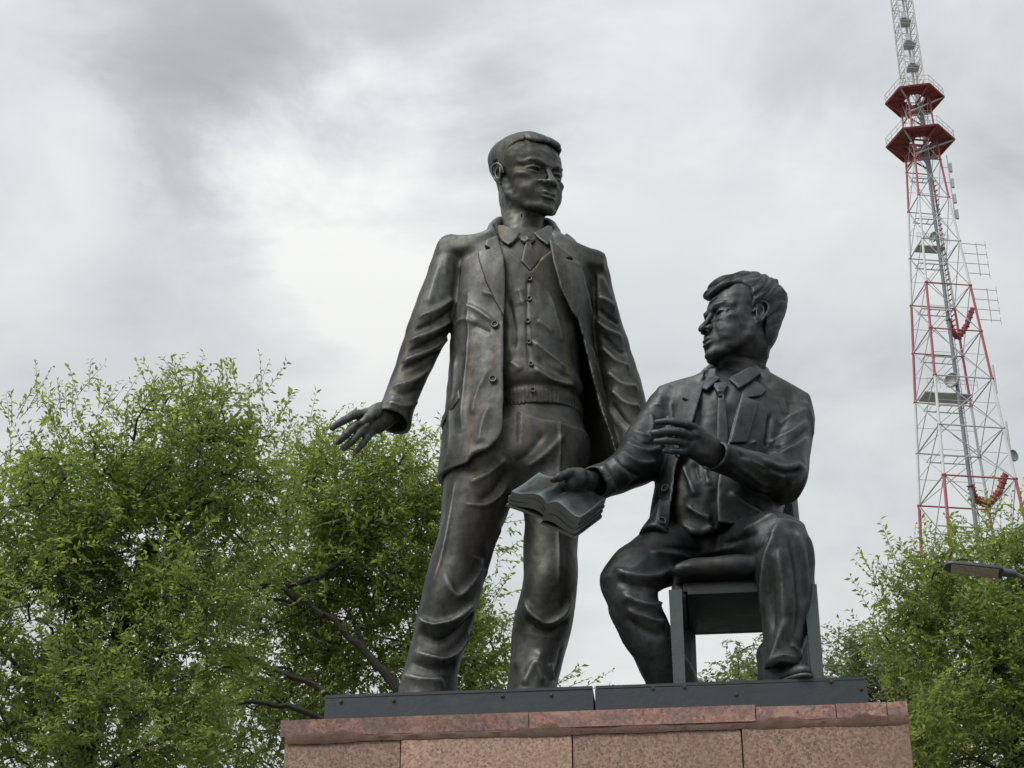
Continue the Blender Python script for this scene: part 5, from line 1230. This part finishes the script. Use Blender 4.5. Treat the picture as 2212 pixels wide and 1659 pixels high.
    # leaves, alternate along the sprays
    k = np.arange(lps); u = np.clip((k[None] + 1 + rs.uniform(-.3, .3, (ns, lps))) / lps, .04, 1.0)
    pos = at(u).reshape(-1, 3); sd_ = np.repeat(sdir, lps, 0); n = len(pos)
    side = unit(np.cross(sd_, np.repeat(unit(rs.normal(size=(ns, 3)) * .5 + np.array([0, 0, 1.0])), lps, 0))); sgn = np.tile(np.where(k % 2 == 0, 1.0, -1.0), ns)[:, None]
    ld = unit(sd_ * rs.uniform(.45, 1.0, (n, 1)) + side * sgn * rs.uniform(.6, 1.0, (n, 1)) + np.array([0, 0, -.22]) + rs.normal(size=(n, 3)) * .28)
    nn = unit(rs.normal(size=(n, 3)) * .80 + np.array([0, -.35, .75]) + .3 * np.cross(sd_, side)); wv = unit(np.cross(ld, nn)); nn = np.cross(wv, ld)
    Lf = leaf * np.repeat(rs.uniform(.7, 1.3, ns), lps)[:, None] * rs.uniform(.6, 1.25, (n, 1)); Wf = Lf * rs.uniform(.19, .26, (n, 1))
    b0 = pos + ld * .004; keep = rs.rand(n) > gap
    V = np.stack([b0, b0 + ld * Lf * .42 + wv * Wf + nn * Wf * .35, b0 + ld * Lf - nn * Lf * .12, b0 + ld * Lf * .42 - wv * Wf + nn * Wf * .35], 1)[keep]
    m = len(V); V = V.reshape(-1, 3); i4 = np.arange(m)[:, None] * 4
    Fq = np.concatenate([i4 + np.array([0, 1, 2]), i4 + np.array([0, 2, 3])], 0)
    tag(mesh_obj('crown', V, Fq, mat, root, smooth=False), kind='stuff')
    return root
def PB(x, y, Y, rx, ry, rd):                                    # crown volume: photo pixel, depth, radii in pixels / metres
    p = P(x, y, Y); m = mpp(p); return (p, np.array([rx * m, rd, ry * m]))
LEAF = .062
def foot(x, Y): p = P(x, 1600, Y); return np.array([p[0], p[1], 0.0])
rs0 = np.random.RandomState(5)
def shoots_at(L, Y, up=(0, 0, 1), n=3, ln=.5):
    out = []
    for x, y in L:
        for _ in range(n): out.append((P(x + rs0.uniform(-12, 12), y + rs0.uniform(0, 30), Y + rs0.uniform(-.4, .4)), np.array([rs0.uniform(-.9, .9), rs0.uniform(-.4, .2), .8]) + np.array(up) * .3, ln * rs0.uniform(.6, 1.2)))
    return out
Y1 = 15.0
make_tree('elm_tree', 'big leafy elm at the left edge, tallest crown of the trees', 'trees round the monument', foot(150, Y1 + .6),
    [[P(160, 1770, Y1 + .5), P(230, 1470, Y1 + .4), P(330, 1170, Y1 + .2)], (.07, [P(230, 1470, Y1 + .4), P(120, 1220, Y1), P(60, 1020, Y1 - .2)]), (.06, [P(280, 1340, Y1 + .3), P(400, 1120, Y1), P(470, 920, Y1)]),
     (.06, [P(190, 1620, Y1 + .4), P(60, 1470, Y1), P(-40, 1350, Y1)]), (.05, [P(250, 1420, Y1 + .4), P(330, 1420, Y1), P(430, 1380, Y1 - .3)]), (.05, [P(170, 1720, Y1 + .4), P(300, 1620, Y1 - .2), P(420, 1580, Y1 - .5)]), (.05, [P(160, 1770, Y1 + .4), P(60, 1660, Y1 - .3), P(20, 1580, Y1 - .6)])],
    [PB(400, 985, Y1, 150, 130, .9), PB(600, 1060, Y1 + .3, 60, 80, .5), PB(470, 1030, Y1 + .2, 130, 120, .9), PB(200, 1040, Y1, 140, 120, .9), PB(60, 1100, Y1, 120, 130, .9), PB(330, 1170, Y1 + .2, 240, 150, 1.1), PB(100, 1350, Y1, 180, 180, 1.1), PB(400, 1370, Y1, 130, 180, .9), PB(260, 1580, Y1 - .2, 220, 150, 1.0), PB(0, 1570, Y1, 100, 150, .9), PB(-120, 1270, Y1, 120, 220, .9)],
    500, 11, .060, M_LEAF, 3, .36, 13, .15,
    shoots=shoots_at([(395, 844), (370, 834), (425, 834), (470, 844), (520, 854), (560, 852), (300, 854), (330, 874), (180, 837), (215, 872), (590, 902), (600, 952), (250, 892), (40, 882), (70, 872), (110, 912), (15, 892)], Y1, n=3))
Y2 = 17.5
make_tree('arching_elm_tree', 'leafy elm with dark arching limbs behind the standing statue', 'trees round the monument', foot(985, Y2),
    [[P(985, 1720, Y2), P(930, 1580, Y2), P(865, 1500, Y2)], (.085, [P(880, 1510, Y2), P(800, 1420, Y2), P(720, 1340, Y2), P(620, 1295, Y2), P(500, 1290, Y2 - .2)]), (.06, [P(700, 1330, Y2), P(600, 1270, Y2), P(520, 1262, Y2 - .1), P(560, 1190, Y2), P(625, 1140, Y2)]),
     (.06, [P(620, 1265, Y2), P(700, 1240, Y2), P(760, 1190, Y2), P(800, 1130, Y2), P(880, 1075, Y2)]), (.075, [P(860, 1580, Y2), P(720, 1500, Y2), P(600, 1450, Y2), P(520, 1415, Y2 - .1), P(400, 1405, Y2 - .3)]),
     (.07, [P(820, 1640, Y2), P(690, 1550, Y2), P(590, 1520, Y2), P(500, 1520, Y2 - .1), P(430, 1535, Y2 - .2)]), (.05, [P(860, 1500, Y2), P(790, 1400, Y2 + .2), P(740, 1310, Y2 + .3), P(650, 1270, Y2 + .3)]), (.035, [P(520, 1262, Y2), P(520, 1225, Y2), P(545, 1205, Y2)]), (.05, [P(930, 1560, Y2), P(1000, 1400, Y2 + .3), P(1040, 1250, Y2 + .5)]), (.04, [P(985, 1600, Y2), P(1080, 1520, Y2 + .3), P(1200, 1480, Y2 + .4)])],
    [PB(760, 1080, Y2 + .5, 150, 110, .9), PB(880, 1060, Y2 + .4, 110, 100, .9), PB(680, 1200, Y2 + .6, 150, 130, 1.0), PB(850, 1200, Y2 + .6, 150, 130, 1.0), PB(820, 1350, Y2 + .9, 200, 130, .9), PB(640, 1420, Y2 + 1.0, 190, 120, .8), PB(560, 1600, Y2 + .9, 220, 110, .8), PB(1010, 1380, Y2 + .4, 95, 130, .7), PB(1040, 1230, Y2 + .4, 60, 90, .6), PB(1060, 1110, Y2 + .4, 55, 40, .4), PB(960, 1480, Y2 + .6, 150, 70, .7), PB(640, 1010, Y2 + .5, 50, 55, .5)],
    420, 11, .065, M_LEAF, 9, .40, 13, .22,
    shoots=shoots_at([(900, 970), (930, 950), (760, 990), (800, 985), (840, 990), (700, 990), (735, 970), (870, 975), (660, 1000)], Y2 + .4, n=4)
      + [(P(1080, 1130, Y2), np.array([1, 0, .1]), .45), (P(1075, 1100, Y2), np.array([1, 0, .4]), .35), (P(1060, 1190, Y2), np.array([1, 0, .15]), .4), (P(1080, 1210, Y2), np.array([1, 0, -.1]), .3), (P(1070, 1290, Y2), np.array([1, 0, .3]), .35), (P(1080, 1350, Y2), np.array([1, 0, .5]), .3),
         (P(1190, 1485, Y2), np.array([1, 0, .55]), .40), (P(1200, 1480, Y2), np.array([1, 0, .9]), .35), (P(1255, 1490, Y2), np.array([1, 0, .7]), .40), (P(1270, 1490, Y2), np.array([1, 0, .3]), .3), (P(1215, 1490, Y2), np.array([.6, 0, .3]), .3)])
Y3 = 15.5
make_tree('park_tree', 'bright green tree at the right edge behind the street lamp', 'trees round the monument', foot(2200, Y3 + 5),
    [[P(2210, 1788, Y3 + 5), P(2200, 1538, Y3 + 5), P(2130, 1378, Y3 + 5)], (.07, [P(2200, 1538, Y3 + 5), P(2120, 1418, Y3 + 5), P(2010, 1338, Y3 + 5), P(1960, 1328, Y3 + 5)]), (.06, [P(2190, 1488, Y3 + 5), P(2180, 1338, Y3 + 5), P(2150, 1218, Y3 + 5)]), (.05, [P(2200, 1638, Y3 + 5), P(2080, 1558, Y3 + 5), P(2000, 1468, Y3 + 5)]), (.05, [P(2210, 1688, Y3 + 5), P(2090, 1638, Y3 + 4.8), P(2030, 1678, Y3 + 4.8)])],
    [PB(2130, 1246, Y3 + 5, 130, 75, 1.1), PB(2030, 1266, Y3 + 5, 90, 60, .8), PB(1960, 1256, Y3 + 5, 60, 50, .5), PB(2180, 1166, Y3 + 5, 60, 50, .6), PB(1950, 1346, Y3 + 5, 70, 55, .6), PB(2080, 1376, Y3 + 5, 130, 80, 1.0), PB(2140, 1476, Y3 + 5, 120, 110, 1.1), PB(2060, 1586, Y3 + 5, 110, 110, 1.0), PB(2170, 1636, Y3 + 5, 110, 110, 1.0), PB(2250, 1346, Y3 + 5, 90, 200, 1.0), PB(1990, 1446, Y3 + 5.2, 45, 45, .4)],
    270, 10, .076, M_LEAF2, 17, .42, 12, .20, up=.1,
    shoots=shoots_at([(1945, 1203), (1975, 1188), (2010, 1188), (1900, 1233), (1890, 1308), (2060, 1158), (2150, 1123), (2190, 1108)], Y3 + 5, n=3))
Y4 = 27.0
make_tree('far_tree', 'paler thin tree standing farther off behind the right end of the pedestal', 'trees round the monument', foot(1960, Y4),
    [[P(1960, 1720, Y4), P(1950, 1600, Y4), P(1930, 1500, Y4)], (.06, [P(1950, 1600, Y4), P(1880, 1500, Y4), P(1840, 1430, Y4)]), (.05, [P(1950, 1560, Y4), P(1980, 1480, Y4), P(1985, 1420, Y4)])],
    [PB(1900, 1500, Y4, 75, 60, 1.2), PB(1985, 1540, Y4, 80, 90, 1.2), PB(1840, 1430, Y4, 45, 35, .8), PB(1905, 1420, Y4, 45, 35, .8), PB(1960, 1620, Y4, 90, 80, 1.2), PB(1800, 1440, Y4, 30, 25, .5)],
    150, 10, .085, M_LEAF3, 23, .55, 11, .2)
Y5 = 24.0
make_tree('slender_tree', 'small tree top peeping up between the chair legs', 'trees round the monument', foot(1600, Y5),
    [[P(1600, 1700, Y5), P(1602, 1560, Y5), P(1600, 1480, Y5)], (.03, [P(1602, 1520, Y5), P(1595, 1440, Y5), P(1588, 1400, Y5)]), (.03, [P(1602, 1540, Y5), P(1630, 1470, Y5), P(1645, 1430, Y5)]), (.03, [P(1602, 1560, Y5), P(1560, 1500, Y5), P(1535, 1470, Y5)])],
    [PB(1592, 1425, Y5, 22, 28, .5), PB(1630, 1450, Y5, 26, 20, .4), PB(1600, 1490, Y5, 70, 25, .7), PB(1600, 1560, Y5, 90, 60, 1.0), PB(1530, 1480, Y5, 25, 15, .3)],
    60, 8, .085, M_LEAF3, 29, .40, 10, .12)
